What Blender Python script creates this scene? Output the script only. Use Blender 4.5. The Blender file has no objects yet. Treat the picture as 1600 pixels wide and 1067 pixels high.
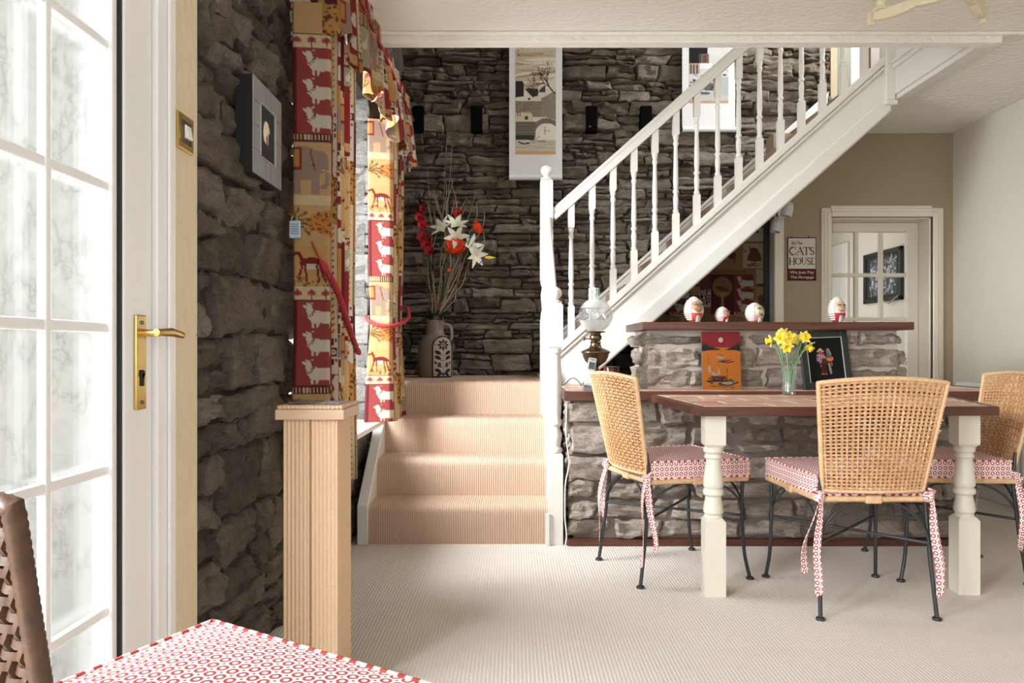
import bpy, bmesh, math, random
import numpy as np
from mathutils import Vector, Matrix, noise

scene = bpy.context.scene
C = scene.collection
PI = math.pi

# ------------------------------------------------------------------ camera, sky, lights, exposure
cam_d = bpy.data.cameras.new('camera')
cam_d.sensor_width = 36.0
cam_d.lens = 1150 / 1600 * 36
cam_d.shift_y = 11.5 / 1600
cam_d.clip_start = 0.05
cam = bpy.data.objects.new('camera', cam_d)
cam.location = (0, 0, 1.0)
cam.rotation_euler = (PI / 2, 0, 0)
C.objects.link(cam)
scene.camera = cam

scene.view_settings.view_transform = 'Standard'
scene.view_settings.look = 'None'
scene.view_settings.gamma = 1.0
scene.view_settings.use_curve_mapping = False
scene.view_settings.exposure = 0.0
scene.cycles.use_denoising = True
scene.cycles.max_bounces = 10
scene.cycles.diffuse_bounces = 5
scene.cycles.transparent_max_bounces = 16
scene.cycles.sample_clamp_indirect = 6.0

world = bpy.data.worlds.new('overcast_sky')
scene.world = world
world.use_nodes = True
bg = world.node_tree.nodes['Background']
bg.inputs['Color'].default_value = (0.97, 0.985, 1.0, 1)
bg.inputs['Strength'].default_value = 1.8


def area_light(name, loc, aim, sx, sy, watts, col=(1, 1, 1), spread=180):
    l = bpy.data.lights.new(name, 'AREA')
    l.shape = 'RECTANGLE'
    l.size = sx
    l.size_y = sy
    l.energy = watts
    l.color = col
    l.spread = math.radians(spread)
    o = bpy.data.objects.new(name, l)
    o.location = loc
    o.rotation_euler = (Vector(aim) - Vector(loc)).to_track_quat('-Z', 'Y').to_euler()
    C.objects.link(o)
    return o


area_light('daylight_rear_window', (0.9, -1.95, 1.35), (0.9, 3.0, 1.1), 2.8, 1.9, 23, (0.87, 0.935, 1.0))
area_light('daylight_side_glazing', (-0.79, -0.4, 1.2), (2.0, -0.4, 0.9), 1.5, 1.9, 10, (0.87, 0.935, 1.0))
area_light('daylight_garden', (-2.7, -0.7, 1.95), (0.3, 2.9, 0.0), 1.8, 1.8, 200, (0.87, 0.935, 1.0), 110)
area_light('daylight_door', (-1.75, 0.9, 2.2), (-0.2, 1.15, 0.3), 0.9, 0.9, 34, (0.9, 0.95, 1.0), 110)
area_light('daylight_stone_window', (-2.15, 3.1, 2.25), (-0.2, 3.65, 0.4), 1.4, 1.4, 160, (0.9, 0.955, 1.0))
area_light('daylight_stone_window_low', (-1.62, 2.98, 1.45), (-0.72, 4.05, 1.2), 0.6, 1.3, 72, (0.92, 0.965, 1.0), 120)
area_light('hall_fill', (2.3, 6.9, 1.5), (3.3, 6.6, 1.3), 0.9, 1.4, 13, (0.97, 0.98, 1.0))  # added fill lamp inside the closed hall, no window is modelled there
area_light('daylight_upstairs', (3.3, 4.6, 3.9), (1.4, 5.2, 2.6), 0.9, 0.9, 105, (0.9, 0.95, 1.0))

# ------------------------------------------------------------------ helpers


def lin(c):
    a = np.asarray(c, dtype=float)
    return np.where(a <= 0.04045, a / 12.92, ((a + 0.055) / 1.055) ** 2.4)


def rgb(r, g, b):                      # 0-255 sRGB -> linear
    return tuple(float(x) for x in lin((r / 255, g / 255, b / 255)))


class MB:
    """collects geometry in world (or thing-local) coordinates"""

    def __init__(s):
        s.v, s.f, s.uv, s.col = [], [], None, None

    def add(s, vs, fs):
        n = len(s.v)
        s.v += [tuple(v) for v in vs]
        s.f += [tuple(i + n for i in f) for f in fs]
        return s

    def box(s, x0, x1, y0, y1, z0, z1):
        return s.add([(x0, y0, z0), (x1, y0, z0), (x1, y1, z0), (x0, y1, z0),
                      (x0, y0, z1), (x1, y0, z1), (x1, y1, z1), (x0, y1, z1)],
                     [(0, 3, 2, 1), (4, 5, 6, 7), (0, 1, 5, 4), (1, 2, 6, 5), (2, 3, 7, 6), (3, 0, 4, 7)])

    def hexa(s, p):                    # 8 points: bottom 4 ccw, top 4 ccw
        return s.add(p, [(0, 3, 2, 1), (4, 5, 6, 7), (0, 1, 5, 4), (1, 2, 6, 5), (2, 3, 7, 6), (3, 0, 4, 7)])

    def prism(s, poly, z0, z1):
        n = len(poly)
        vs = [(x, y, z0) for x, y in poly] + [(x, y, z1) for x, y in poly]
        fs = [tuple(range(n - 1, -1, -1)), tuple(range(n, 2 * n))]
        fs += [(i, (i + 1) % n, n + (i + 1) % n, n + i) for i in range(n)]
        return s.add(vs, fs)

    def extrude_y(s, poly, y0, y1):    # polygon in x,z
        n = len(poly)
        vs = [(x, y0, z) for x, z in poly] + [(x, y1, z) for x, z in poly]
        fs = [tuple(range(n)), tuple(range(2 * n - 1, n - 1, -1))]
        fs += [(i, n + i, n + (i + 1) % n, (i + 1) % n) for i in range(n)]
        return s.add(vs, fs)

    def extrude_x(s, poly, x0, x1):    # polygon in y,z
        n = len(poly)
        vs = [(x0, y, z) for y, z in poly] + [(x1, y, z) for y, z in poly]
        fs = [tuple(range(n)), tuple(range(2 * n - 1, n - 1, -1))]
        fs += [(i, n + i, n + (i + 1) % n, (i + 1) % n) for i in range(n)]
        return s.add(vs, fs)

    def tube(s, path, r, n=8, closed=False, flat=1.0, twist=0.0):
        P = [Vector(p) for p in path]
        m = len(P)
        R = r if isinstance(r, (list, tuple)) else [r] * m
        ref = None
        vs = []
        for i, p in enumerate(P):
            if closed:
                t = P[(i + 1) % m] - P[i - 1]
            else:
                t = P[min(i + 1, m - 1)] - P[max(i - 1, 0)]
            t = t.normalized() if t.length > 1e-9 else Vector((0, 0, 1))
            if ref is None:
                a = Vector((0, 0, 1)) if abs(t.z) < 0.9 else Vector((1, 0, 0))
                ref = (a - a.dot(t) * t).normalized()
            else:
                ref = (ref - ref.dot(t) * t)
                ref = ref.normalized() if ref.length > 1e-6 else Vector((1, 0, 0))
            b = t.cross(ref)
            for k in range(n):
                a = 2 * PI * k / n + PI / n + twist * i
                vs.append(p + R[i] * (math.cos(a) * ref * flat + math.sin(a) * b))
        fs = []
        for i in range(m if closed else m - 1):
            j = (i + 1) % m
            for k in range(n):
                fs.append((i * n + k, i * n + (k + 1) % n, j * n + (k + 1) % n, j * n + k))
        if not closed:
            fs.append(tuple(range(n - 1, -1, -1)))
            fs.append(tuple((m - 1) * n + k for k in range(n)))
        return s.add(vs, fs)

    def lathe(s, prof, cx=0, cy=0, z=0, n=20, square=None):
        """prof: list of (radius, height)"""
        vs, fs = [], []
        m = len(prof)
        for r, h in prof:
            for k in range(n):
                a = 2 * PI * k / n
                vs.append((cx + r * math.cos(a), cy + r * math.sin(a), z + h))
        for i in range(m - 1):
            for k in range(n):
                fs.append((i * n + k, i * n + (k + 1) % n, (i + 1) * n + (k + 1) % n, (i + 1) * n + k))
        fs.append(tuple(range(n - 1, -1, -1)))
        fs.append(tuple((m - 1) * n + k for k in range(n)))
        return s.add(vs, fs)

    def ball(s, c, r, nu=14, nv=9, sq=(1, 1, 1)):
        pr = [(r * max(math.sin(PI * i / nv), 0.02), -r * math.cos(PI * i / nv)) for i in range(nv + 1)]
        vs, fs = [], []
        for rr, h in pr:
            for k in range(nu):
                a = 2 * PI * k / nu
                vs.append((c[0] + rr * math.cos(a) * sq[0], c[1] + rr * math.sin(a) * sq[1], c[2] + h * sq[2]))
        for i in range(nv):
            for k in range(nu):
                fs.append((i * nu + k, i * nu + (k + 1) % nu, (i + 1) * nu + (k + 1) % nu, (i + 1) * nu + k))
        fs.append(tuple(range(nu - 1, -1, -1)))
        fs.append(tuple(nv * nu + k for k in range(nu)))
        return s.add(vs, fs)

    def grid(s, fn, nu, nv, wrap=False):
        vs = [fn(i / nu, j / nv) for j in range(nv + 1) for i in range(nu + 1)]
        w = nu + 1
        fs = [(j * w + i, j * w + i + 1, (j + 1) * w + i + 1, (j + 1) * w + i) for j in range(nv) for i in range(nu)]
        return s.add(vs, fs)

    def xf(s, M):
        s.v = [tuple(M @ Vector(v)) for v in s.v]
        return s


WL = {}


def link(o):
    C.objects.link(o)
    return o


def tag(o, label=None, cat=None, group=None, kind=None):
    if label: o['label'] = label
    if cat: o['category'] = cat
    if group: o['group'] = group
    if kind: o['kind'] = kind
    return o


def thing(name, label, cat, loc=(0, 0, 0), group=None):
    o = bpy.data.objects.new(name, None)
    o.empty_display_size = 0.05
    o.location = loc
    link(o)
    WL[o.name] = Vector(loc)
    return tag(o, label, cat, group)


def build(name, mb, mat, parent=None, smooth=None, bevel=0, seg=1, kind=None, label=None, recalc=True):
    V = [Vector(v) for v in mb.v]
    if parent is not None:
        org = WL[parent.name]
    else:
        xs = [v.x for v in V]; ys = [v.y for v in V]; zs = [v.z for v in V]
        org = Vector(((min(xs) + max(xs)) / 2, (min(ys) + max(ys)) / 2, min(zs)))
    me = bpy.data.meshes.new(name)
    me.from_pydata([v - org for v in V], [], mb.f)
    if mb.uv is not None:
        l = me.uv_layers.new(name='UVMap')
        idx = np.empty(len(me.loops), dtype=np.int32)
        me.loops.foreach_get('vertex_index', idx)
        l.data.foreach_set('uv', np.asarray(mb.uv, dtype=np.float32)[idx].ravel())
    if mb.col is not None:
        a = me.color_attributes.new('print', 'FLOAT_COLOR', 'POINT')
        cc = np.ones((len(V), 4), dtype=np.float32)
        cc[:, :3] = mb.col
        a.data.foreach_set('color', cc.ravel())
    if recalc or bevel:
        bm = bmesh.new()
        bm.from_mesh(me)
        if recalc:
            bmesh.ops.recalc_face_normals(bm, faces=bm.faces)
        if bevel:
            es = [e for e in bm.edges if len(e.link_faces) == 2 and e.calc_face_angle(0) > 0.5]
            bmesh.ops.bevel(bm, geom=es, offset=bevel, segments=seg, profile=0.5, affect='EDGES', clamp_overlap=True)
        bm.to_mesh(me)
        bm.free()
    if smooth:
        me.shade_smooth()
        me.set_sharp_from_angle(angle=math.radians(smooth))
    if mat is not None:
        me.materials.append(mat)
    o = bpy.data.objects.new(name, me)
    link(o)
    if parent is not None:
        o.parent = parent
        WL[o.name] = org
    else:
        o.location = org
        WL[o.name] = org
    if kind: o['kind'] = kind
    if label: o['label'] = label
    return o


def dup(root, loc, rz, label=None, group=None, scale=None):
    r = root.copy(); link(r)
    r.location = loc; r.rotation_euler = (0, 0, rz)
    if scale: r.scale = scale
    if label: r['label'] = label
    if group: r['group'] = group
    for ch in list(root.children):
        c = ch.copy(); link(c); c.parent = r
        for g in list(ch.children):
            d = g.copy(); link(d); d.parent = c
    return r

# ------------------------------------------------------------------ materials


class NT:
    def __init__(s, name):
        s.m = bpy.data.materials.new(name)
        s.m.use_nodes = True
        s.t = s.m.node_tree
        s.b = s.t.nodes['Principled BSDF']
        s.out = s.t.nodes['Material Output']

    def n(s, typ, **kw):
        x = s.t.nodes.new(typ)
        for k, v in kw.items():
            setattr(x, k, v)
        return x

    def l(s, a, b):
        s.t.links.new(a, b)

    def math(s, op, a, b=None, c=None):
        x = s.n('ShaderNodeMath', operation=op)
        for i, q in enumerate((a, b, c)):
            if q is None: continue
            if isinstance(q, (int, float)): x.inputs[i].default_value = q
            else: s.l(q, x.inputs[i])
        return x.outputs[0]

    def mix(s, f, a, b, blend='MIX'):
        x = s.n('ShaderNodeMix', data_type='RGBA', blend_type=blend)
        for i, q in ((0, f), (6, a), (7, b)):
            if isinstance(q, (int, float)): x.inputs[i].default_value = q
            elif isinstance(q, tuple): x.inputs[i].default_value = (*q[:3], 1)
            else: s.l(q, x.inputs[i])
        return x.outputs[2]

    def coord(s, kind='Object', scale=(1, 1, 1), rnd=False):
        tc = s.n('ShaderNodeTexCoord')
        mp = s.n('ShaderNodeMapping')
        mp.inputs['Scale'].default_value = scale
        s.l(tc.outputs[kind], mp.inputs['Vector'])
        if rnd:
            oi = s.n('ShaderNodeObjectInfo')
            k = s.math('MULTIPLY', oi.outputs['Random'], 37.0)
            cb = s.n('ShaderNodeCombineXYZ')
            for i in range(3): s.l(k, cb.inputs[i])
            s.l(cb.outputs[0], mp.inputs['Location'])
        return mp.outputs['Vector']

    def noise(s, vec, scale, detail=4, rough=0.55):
        x = s.n('ShaderNodeTexNoise')
        x.inputs['Scale'].default_value = scale
        x.inputs['Detail'].default_value = detail
        x.inputs['Roughness'].default_value = rough
        s.l(vec, x.inputs['Vector'])
        return x.outputs['Fac']

    def ramp(s, fac, stops):
        x = s.n('ShaderNodeValToRGB')
        e = x.color_ramp.elements
        while len(e) < len(stops): e.new(0.5)
        for q, (p, c) in zip(e, stops):
            q.position = p
            q.color = (*c[:3], 1)
        s.l(fac, x.inputs[0])
        return x.outputs[0]

    def bump(s, h, strength=0.3, dist=0.01, prev=None):
        x = s.n('ShaderNodeBump')
        x.inputs['Strength'].default_value = strength
        x.inputs['Distance'].default_value = dist
        s.l(h, x.inputs['Height'])
        if prev is not None: s.l(prev, x.inputs['Normal'])
        return x.outputs[0]

    def done(s, color=None, rough=0.6, normal=None, metal=0.0, spec=0.5):
        b = s.b
        if color is not None:
            if isinstance(color, tuple): b.inputs['Base Color'].default_value = (*color[:3], 1)
            else: s.l(color, b.inputs['Base Color'])
        if isinstance(rough, (int, float)): b.inputs['Roughness'].default_value = rough
        else: s.l(rough, b.inputs['Roughness'])
        if normal is not None: s.l(normal, b.inputs['Normal'])
        b.inputs['Metallic'].default_value = metal
        b.inputs['Specular IOR Level'].default_value = spec
        return s.m


def plain(name, col, rough=0.5, metal=0.0, var=0.06, nscale=30, bumpd=0.0, spec=0.5):
    t = NT(name)
    v = t.coord('Object')
    f = t.noise(v, nscale, 3)
    dk = tuple(x * (1 - var) for x in col); lt = tuple(min(1, x * (1 + var)) for x in col)
    c = t.ramp(f, [(0.3, dk), (0.7, lt)])
    nrm = t.bump(f, 0.4, bumpd) if bumpd else None
    return t.done(c, rough, nrm, metal, spec)


def print_mat(name, rough=0.75, weave=0.0, transl=0.0):
    t = NT(name)
    a = t.n('ShaderNodeAttribute', attribute_name='print')
    v = t.coord('Object')
    f = t.noise(v, 60, 3)
    c = t.mix(0.18, a.outputs['Color'], t.ramp(f, [(0.3, (0.45, 0.42, 0.38)), (0.7, (1, 1, 1))]), 'MULTIPLY')
    if weave: c = t.mix(1.0, c, (0.66, 0.64, 0.62), 'MULTIPLY')
    nrm = t.bump(t.noise(v, 900, 2), 0.25, 0.001) if weave else None
    m = t.done(c, rough, nrm, 0, 0.2)
    if transl:
        tr = t.n('ShaderNodeBsdfTranslucent')
        t.l(c, tr.inputs['Color'])
        mx = t.n('ShaderNodeMixShader')
        mx.inputs[0].default_value = transl
        t.l(t.b.outputs[0], mx.inputs[1]); t.l(tr.outputs[0], mx.inputs[2])
        t.l(mx.outputs[0], t.out.inputs['Surface'])
    return m


def stone_mat(name, stops, bumpd=0.012, scale=9.0, rough=0.85):
    t = NT(name)
    v = t.coord('Object', rnd=True)
    oi = t.n('ShaderNodeObjectInfo')
    big = t.noise(v, scale, 6, 0.62)
    mixf = t.math('ADD', t.math('MULTIPLY', big, 0.62), t.math('MULTIPLY', oi.outputs['Random'], 0.38))
    c = t.ramp(mixf, stops)
    sp = t.noise(v, 110, 3, 0.7)
    lime = t.noise(t.coord('Object', (1, 1, 1.6), rnd=True), scale * 4.5, 5, 0.75)
    c = t.mix(t.math('MULTIPLY', t.ramp(lime, [(0.56, (0, 0, 0)), (0.74, (1, 1, 1))]), 0.35), c, t.mix(0.5, c, (0.62, 0.58, 0.53)))
    dkn = t.noise(t.coord('Object', (1, 1, 2.4), rnd=True), scale * 2.4, 7, 0.7)
    c = t.mix(0.75, c, t.ramp(dkn, [(0.32, (0.45, 0.43, 0.41)), (0.52, (1, 1, 1))]), 'MULTIPLY')
    c = t.mix(0.55, c, t.ramp(sp, [(0.3, (0.55, 0.54, 0.53)), (0.5, (0.95, 0.95, 0.95)), (0.72, (1.0, 1.0, 1.0))]), 'MULTIPLY')
    mu = t.n('ShaderNodeTexNoise'); mu.inputs['Scale'].default_value = scale * 2.2
    mu.inputs['Detail'].default_value = 8; mu.inputs['Roughness'].default_value = 0.72
    mp = t.coord('Object', (1, 1, 2.2), rnd=True)
    t.l(mp, mu.inputs['Vector'])
    b1 = t.bump(mu.outputs['Fac'], 1.0, bumpd * 1.5)
    b2 = t.bump(sp, 0.7, bumpd * 0.4, b1)
    return t.done(c, rough, b2, 0, 0.3)


M = {}
M['white_paint'] = plain('white_gloss_paint', rgb(214, 210, 202), 0.32, var=0.015, nscale=8)
M['casing'] = plain('cream_gloss_casing', rgb(222, 212, 194), 0.35, var=0.015, nscale=8)
M['cream_paint'] = plain('cream_leg_paint', rgb(212, 205, 188), 0.38, var=0.02, nscale=8)
M['upvc'] = plain('white_upvc', rgb(240, 240, 240), 0.28, var=0.01)
M['gasket'] = plain('black_rubber_gasket', (0.01, 0.01, 0.011), 0.5)
M['brass'] = plain('polished_brass', rgb(214, 184, 112), 0.25, 1.0, 0.05)
M['dark_brass'] = plain('aged_brass', rgb(112, 98, 74), 0.34, 1.0, 0.15, 14)
M['iron'] = plain('dark_grey_iron', rgb(66, 67, 68), 0.42, 0.6, 0.06)
M['black'] = plain('black_matt', (0.006, 0.006, 0.007), 0.6)
M['black_frame'] = plain('black_lacquer_frame', rgb(30, 34, 32), 0.3)
M['silver_frame'] = plain('brushed_grey_frame', rgb(150, 150, 150), 0.45, 0.3, 0.08, 40)
M['grey_slot'] = plain('slot_shade_black', (0.004, 0.004, 0.004), 0.9, spec=0.02)  # black colour standing in for the shade inside the wall holes
M['plastic_grey'] = plain('grey_phone_plastic', rgb(92, 94, 97), 0.45)
M['plastic_silver'] = plain('silver_phone_plastic', rgb(190, 190, 188), 0.35, 0.2)
M['radiator'] = plain('white_enamel', rgb(226, 226, 220), 0.3, var=0.01)
M['jar'] = plain('dark_red_glazed_jar', rgb(96, 28, 20), 0.22, var=0.3, nscale=25)
M['stem'] = plain('daffodil_green', rgb(86, 132, 84), 0.5, var=0.15)
M['yellow'] = plain('daffodil_yellow', rgb(252, 218, 40), 0.55, var=0.06)
M['pale_yellow'] = plain('daffodil_pale_petal', rgb(248, 232, 110), 0.55, var=0.06)
M['leaf'] = plain('dark_green_leaf', rgb(44, 66, 40), 0.55, var=0.25)
M['lily'] = plain('white_lily_petal', rgb(232, 232, 214), 0.55, var=0.05)
M['redflower'] = plain('deep_red_petal', rgb(176, 16, 26), 0.6, var=0.15)
M['orange'] = plain('orange_poppy_petal', rgb(232, 74, 34), 0.6, var=0.14)
M['twig'] = plain('pale_dried_twig', rgb(158, 136, 112), 0.7, var=0.2)
M['rust'] = plain('rust_brown_blade', rgb(150, 76, 48), 0.65, var=0.2)
M['rope'] = plain('crimson_rope', rgb(150, 34, 38), 0.7, var=0.15, nscale=80)
M['paper'] = plain('printed_paper', rgb(150, 150, 156), 0.4, var=0.5, nscale=22)
M['porcelain'] = plain('white_glazed_pottery', rgb(206, 201, 194), 0.25, var=0.03)
M['plaque'] = plain('pale_blue_plaque', rgb(176, 196, 214), 0.35, var=0.08)
M['white_ext'] = None


def m_carpet(name, base, period, axis_mix):
    t = NT(name)
    tc = t.n('ShaderNodeTexCoord')
    sx = t.n('ShaderNodeSeparateXYZ')
    t.l(tc.outputs['UV'], sx.inputs[0])
    u = t.math('MULTIPLY', sx.outputs[0], 2 * PI / period)
    v = t.math('MULTIPLY', sx.outputs[1], 2 * PI / (period * 0.8))
    su = t.math('SINE', u)
    sv = t.math('SINE', t.math('ADD', v, t.math('MULTIPLY', u, 0.5)))
    h = t.math('ADD', t.math('MULTIPLY', su, axis_mix), t.math('MULTIPLY', sv, 1 - axis_mix))
    nz = t.noise(t.coord('UV'), 400, 2)
    h2 = t.math('ADD', h, t.math('MULTIPLY', nz, 0.8))
    big = t.noise(t.coord('UV'), 1.6, 4)
    dk = tuple(x * 0.72 for x in base)
    c = t.ramp(t.math('ADD', t.math('MULTIPLY', h2, 0.25), 0.35), [(0.1, dk), (0.75, base)])
    c = t.mix(0.25, c, t.ramp(big, [(0.3, (0.78, 0.76, 0.74)), (0.65, (1, 1, 1))]), 'MULTIPLY')
    nrm = t.bump(h2, 0.45, 0.0025)
    return t.done(c, 0.95, nrm, 0, 0.1)


M['carpet'] = m_carpet('beige_loop_carpet', rgb(226, 215, 205), 0.0125, 0.5)
M['stair_carpet'] = m_carpet('beige_ribbed_stair_carpet', rgb(198, 168, 145), 0.0118, 0.85)


def m_plaster(name, col, scale, bumpd, rough=0.85):
    t = NT(name)
    v = t.coord('Object', (1, 1, 1))
    a = t.noise(v, scale, 5, 0.6)
    vo = t.n('ShaderNodeTexVoronoi', feature='SMOOTH_F1')
    vo.inputs['Scale'].default_value = scale * 0.8
    t.l(t.coord('Object', (1, 1.8, 1)), vo.inputs['Vector'])
    h = t.math('ADD', a, t.math('MULTIPLY', vo.outputs['Distance'], 0.7))
    c = t.mix(0.06, col, t.ramp(t.noise(v, 3, 3), [(0.3, (0.5, 0.46, 0.4)), (0.7, (1, 1, 1))]), 'MULTIPLY')
    return t.done(c, rough, t.bump(h, 0.7, bumpd), 0, 0.2)


M['ceiling'] = m_plaster('textured_ceiling_paint', rgb(236, 231, 222), 38, 0.01)
M['wall_paint'] = m_plaster('shade_toned_wall_paint', rgb(158, 142, 118), 60, 0.0015)  # same paint as the pale walls, darkened here for the far wall's shade
M['wall_paint_cool'] = m_plaster('pale_wall_paint', rgb(208, 201, 186), 60, 0.0015)
M['plaster_strip'] = m_plaster('cream_rough_plaster', rgb(222, 206, 176), 22, 0.008)
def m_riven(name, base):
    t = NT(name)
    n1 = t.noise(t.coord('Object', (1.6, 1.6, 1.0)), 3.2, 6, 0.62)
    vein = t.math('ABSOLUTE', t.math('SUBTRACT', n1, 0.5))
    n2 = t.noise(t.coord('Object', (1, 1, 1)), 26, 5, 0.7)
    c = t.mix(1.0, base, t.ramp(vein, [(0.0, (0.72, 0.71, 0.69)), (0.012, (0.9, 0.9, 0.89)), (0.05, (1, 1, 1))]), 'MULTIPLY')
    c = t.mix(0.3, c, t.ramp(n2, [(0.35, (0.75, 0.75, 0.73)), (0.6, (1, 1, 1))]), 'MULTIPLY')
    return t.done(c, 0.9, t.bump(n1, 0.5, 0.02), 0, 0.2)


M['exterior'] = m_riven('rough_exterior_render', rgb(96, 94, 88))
M['mortar'] = m_plaster('pinkish_grey_mortar', rgb(190, 176, 166), 40, 0.006)
M['grey_mortar'] = m_plaster('darker_grey_mortar', rgb(118, 108, 100), 40, 0.006)  # darker grey mortar for the lower core of the bar
M['dark_mortar'] = m_plaster('dark_dry_joint', rgb(66, 58, 50), 40, 0.006)
M['paving'] = m_plaster('pale_paving', rgb(190, 186, 176), 20, 0.006)
M['stone_left'] = stone_mat('dark_rubble_stone', [(0.25, rgb(86, 77, 68)), (0.45, rgb(122, 110, 98)), (0.6, rgb(140, 129, 118)), (0.8, rgb(164, 153, 142))], 0.022, 8)
M['stone_back'] = stone_mat('brown_slate_stone', [(0.25, rgb(92, 80, 67)), (0.45, rgb(124, 111, 96)), (0.6, rgb(142, 130, 116)), (0.8, rgb(168, 156, 142))], 0.016, 10)
M['stone_bar'] = stone_mat('grey_buff_stone', [(0.25, rgb(136, 123, 112)), (0.45, rgb(168, 154, 141)), (0.6, rgb(186, 172, 159)), (0.8, rgb(206, 193, 180))], 0.016, 11)
M['stone_reveal'] = stone_mat('limewashed_stone', [(0.25, rgb(96, 93, 88)), (0.5, rgb(122, 119, 113)), (0.8, rgb(144, 141, 135))], 0.014, 10)


def m_wood(name, c0, c1, scale=(2, 2, 30), rough=0.35):
    t = NT(name)
    v = t.coord('Object', scale)
    f = t.noise(v, 3.0, 6, 0.6)
    c = t.ramp(f, [(0.3, c0), (0.7, c1)])
    return t.done(c, rough, t.bump(f, 0.2, 0.002), 0, 0.4)


M['wood'] = m_wood('dark_red_brown_wood', rgb(66, 38, 28), rgb(100, 60, 44), (1.2, 30, 30))
M['post_wood'] = m_wood('pale_mdf_edge', rgb(196, 164, 138), rgb(208, 178, 150), (3, 30, 30), 0.5)
M['tile'] = stone_mat('terracotta_tile', [(0.25, rgb(190, 142, 116)), (0.5, rgb(208, 164, 140)), (0.8, rgb(224, 188, 166))], 0.002, 7, 0.36)
M['grout'] = plain('pale_grout', rgb(240, 226, 210), 0.7)


def m_rattan(name, c0, c1, per=0.0085):
    t = NT(name)
    v = t.coord('Object')
    f = t.noise(v, 70, 4)
    g = t.noise(v, 9, 3)
    c = t.ramp(t.math('ADD', t.math('MULTIPLY', f, 0.6), t.math('MULTIPLY', g, 0.4)), [(0.3, c0), (0.7, c1)])
    return t.done(c, 0.42, t.bump(f, 0.3, 0.002), 0, 0.4)


M['rattan'] = m_rattan('honey_rattan', rgb(178, 128, 84), rgb(214, 172, 126))
M['rattan_pale'] = m_rattan('pale_rattan_wrap', rgb(192, 148, 104), rgb(222, 188, 148))
M['rattan_backlit'] = m_rattan('backlit_rattan_brown', rgb(54, 36, 24), rgb(88, 60, 40))  # backlit shade of the foreground chair put into a darker rattan colour


def m_sisal():
    t = NT('ribbed_sisal')
    tc = t.n('ShaderNodeTexCoord')
    sx = t.n('ShaderNodeSeparateXYZ')
    t.l(tc.outputs['Object'], sx.inputs[0])
    w = t.math('ADD', sx.outputs[0], sx.outputs[1])
    su = t.math('SINE', t.math('MULTIPLY', w, 2 * PI / 0.0115))
    sv = t.math('SINE', t.math('MULTIPLY', sx.outputs[2], 2 * PI / 0.007))
    nz = t.noise(t.coord('Object'), 260, 3)
    h = t.math('ADD', t.math('ADD', su, t.math('MULTIPLY', sv, 0.12)), nz)
    c = t.ramp(t.math('ADD', t.math('MULTIPLY', h, 0.22), 0.4), [(0.1, rgb(214, 174, 138)), (0.8, rgb(242, 210, 176))])
    return t.done(c, 0.9, t.bump(h, 0.7, 0.003), 0, 0.1)


M['sisal'] = m_sisal()


def m_rings():
    t = NT('red_ring_print_cotton')
    tc = t.n('ShaderNodeTexCoord')
    sx = t.n('ShaderNodeSeparateXYZ')
    t.l(tc.outputs['UV'], sx.inputs[0])
    u = t.math('DIVIDE', sx.outputs[0], 0.0216)
    v = t.math('DIVIDE', sx.outputs[1], 0.0216)
    fu = t.math('SUBTRACT', t.math('FRACT', u), 0.5)
    fv = t.math('SUBTRACT', t.math('FRACT', v), 0.5)
    r = t.math('SQRT', t.math('ADD', t.math('MULTIPLY', fu, fu), t.math('MULTIPLY', fv, fv)))
    ring = t.math('MULTIPLY', t.math('GREATER_THAN', r, 0.20), t.math('LESS_THAN', r, 0.41))
    gu = t.math('SUBTRACT', t.math('ABSOLUTE', fu), 0.5)
    gv = t.math('SUBTRACT', t.math('ABSOLUTE', fv), 0.5)
    d2 = t.math('LESS_THAN', t.math('SQRT', t.math('ADD', t.math('MULTIPLY', gu, gu), t.math('MULTIPLY', gv, gv))), 0.11)
    nz = t.noise(t.coord('UV'), 120, 3)
    red = t.ramp(nz, [(0.3, rgb(156, 56, 54)), (0.7, rgb(186, 82, 78))])
    c = t.mix(ring, rgb(236, 224, 220), red)
    c = t.mix(d2, c, rgb(120, 84, 84))
    wv = t.noise(t.coord('UV'), 1500, 2)
    return t.done(c, 0.85, t.bump(wv, 0.3, 0.0008), 0, 0.2)


M['rings'] = m_rings()


def m_glass(name, tint=(1, 1, 1), frost=0.0, gloss=0.06):
    t = NT(name)
    t.t.nodes.remove(t.b)
    tr = t.n('ShaderNodeBsdfTransparent'); tr.inputs['Color'].default_value = (*tint, 1)
    gl = t.n('ShaderNodeBsdfGlossy'); gl.inputs['Roughness'].default_value = 0.03
    fr = t.n('ShaderNodeLayerWeight'); fr.inputs['Blend'].default_value = 0.5
    f = t.math('ADD', t.math('MULTIPLY', t.math('POWER', fr.outputs['Facing'], 4.0), 0.5), gloss * 0.2)
    mx = t.n('ShaderNodeMixShader')
    t.l(f, mx.inputs[0]); t.l(tr.outputs[0], mx.inputs[1]); t.l(gl.outputs[0], mx.inputs[2])
    res = mx.outputs[0]
    if frost:
        df = t.n('ShaderNodeBsdfTranslucent'); df.inputs['Color'].default_value = (0.85, 0.85, 0.85, 1)
        d2 = t.n('ShaderNodeBsdfDiffuse'); d2.inputs['Color'].default_value = (0.8, 0.8, 0.8, 1)
        a = t.n('ShaderNodeMixShader'); a.inputs[0].default_value = 0.5
        t.l(df.outputs[0], a.inputs[1]); t.l(d2.outputs[0], a.inputs[2])
        b = t.n('ShaderNodeMixShader'); b.inputs[0].default_value = frost
        t.l(res, b.inputs[1]); t.l(a.outputs[0], b.inputs[2])
        res = b.outputs[0]
    t.l(res, t.out.inputs['Surface'])
    return t.m


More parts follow.
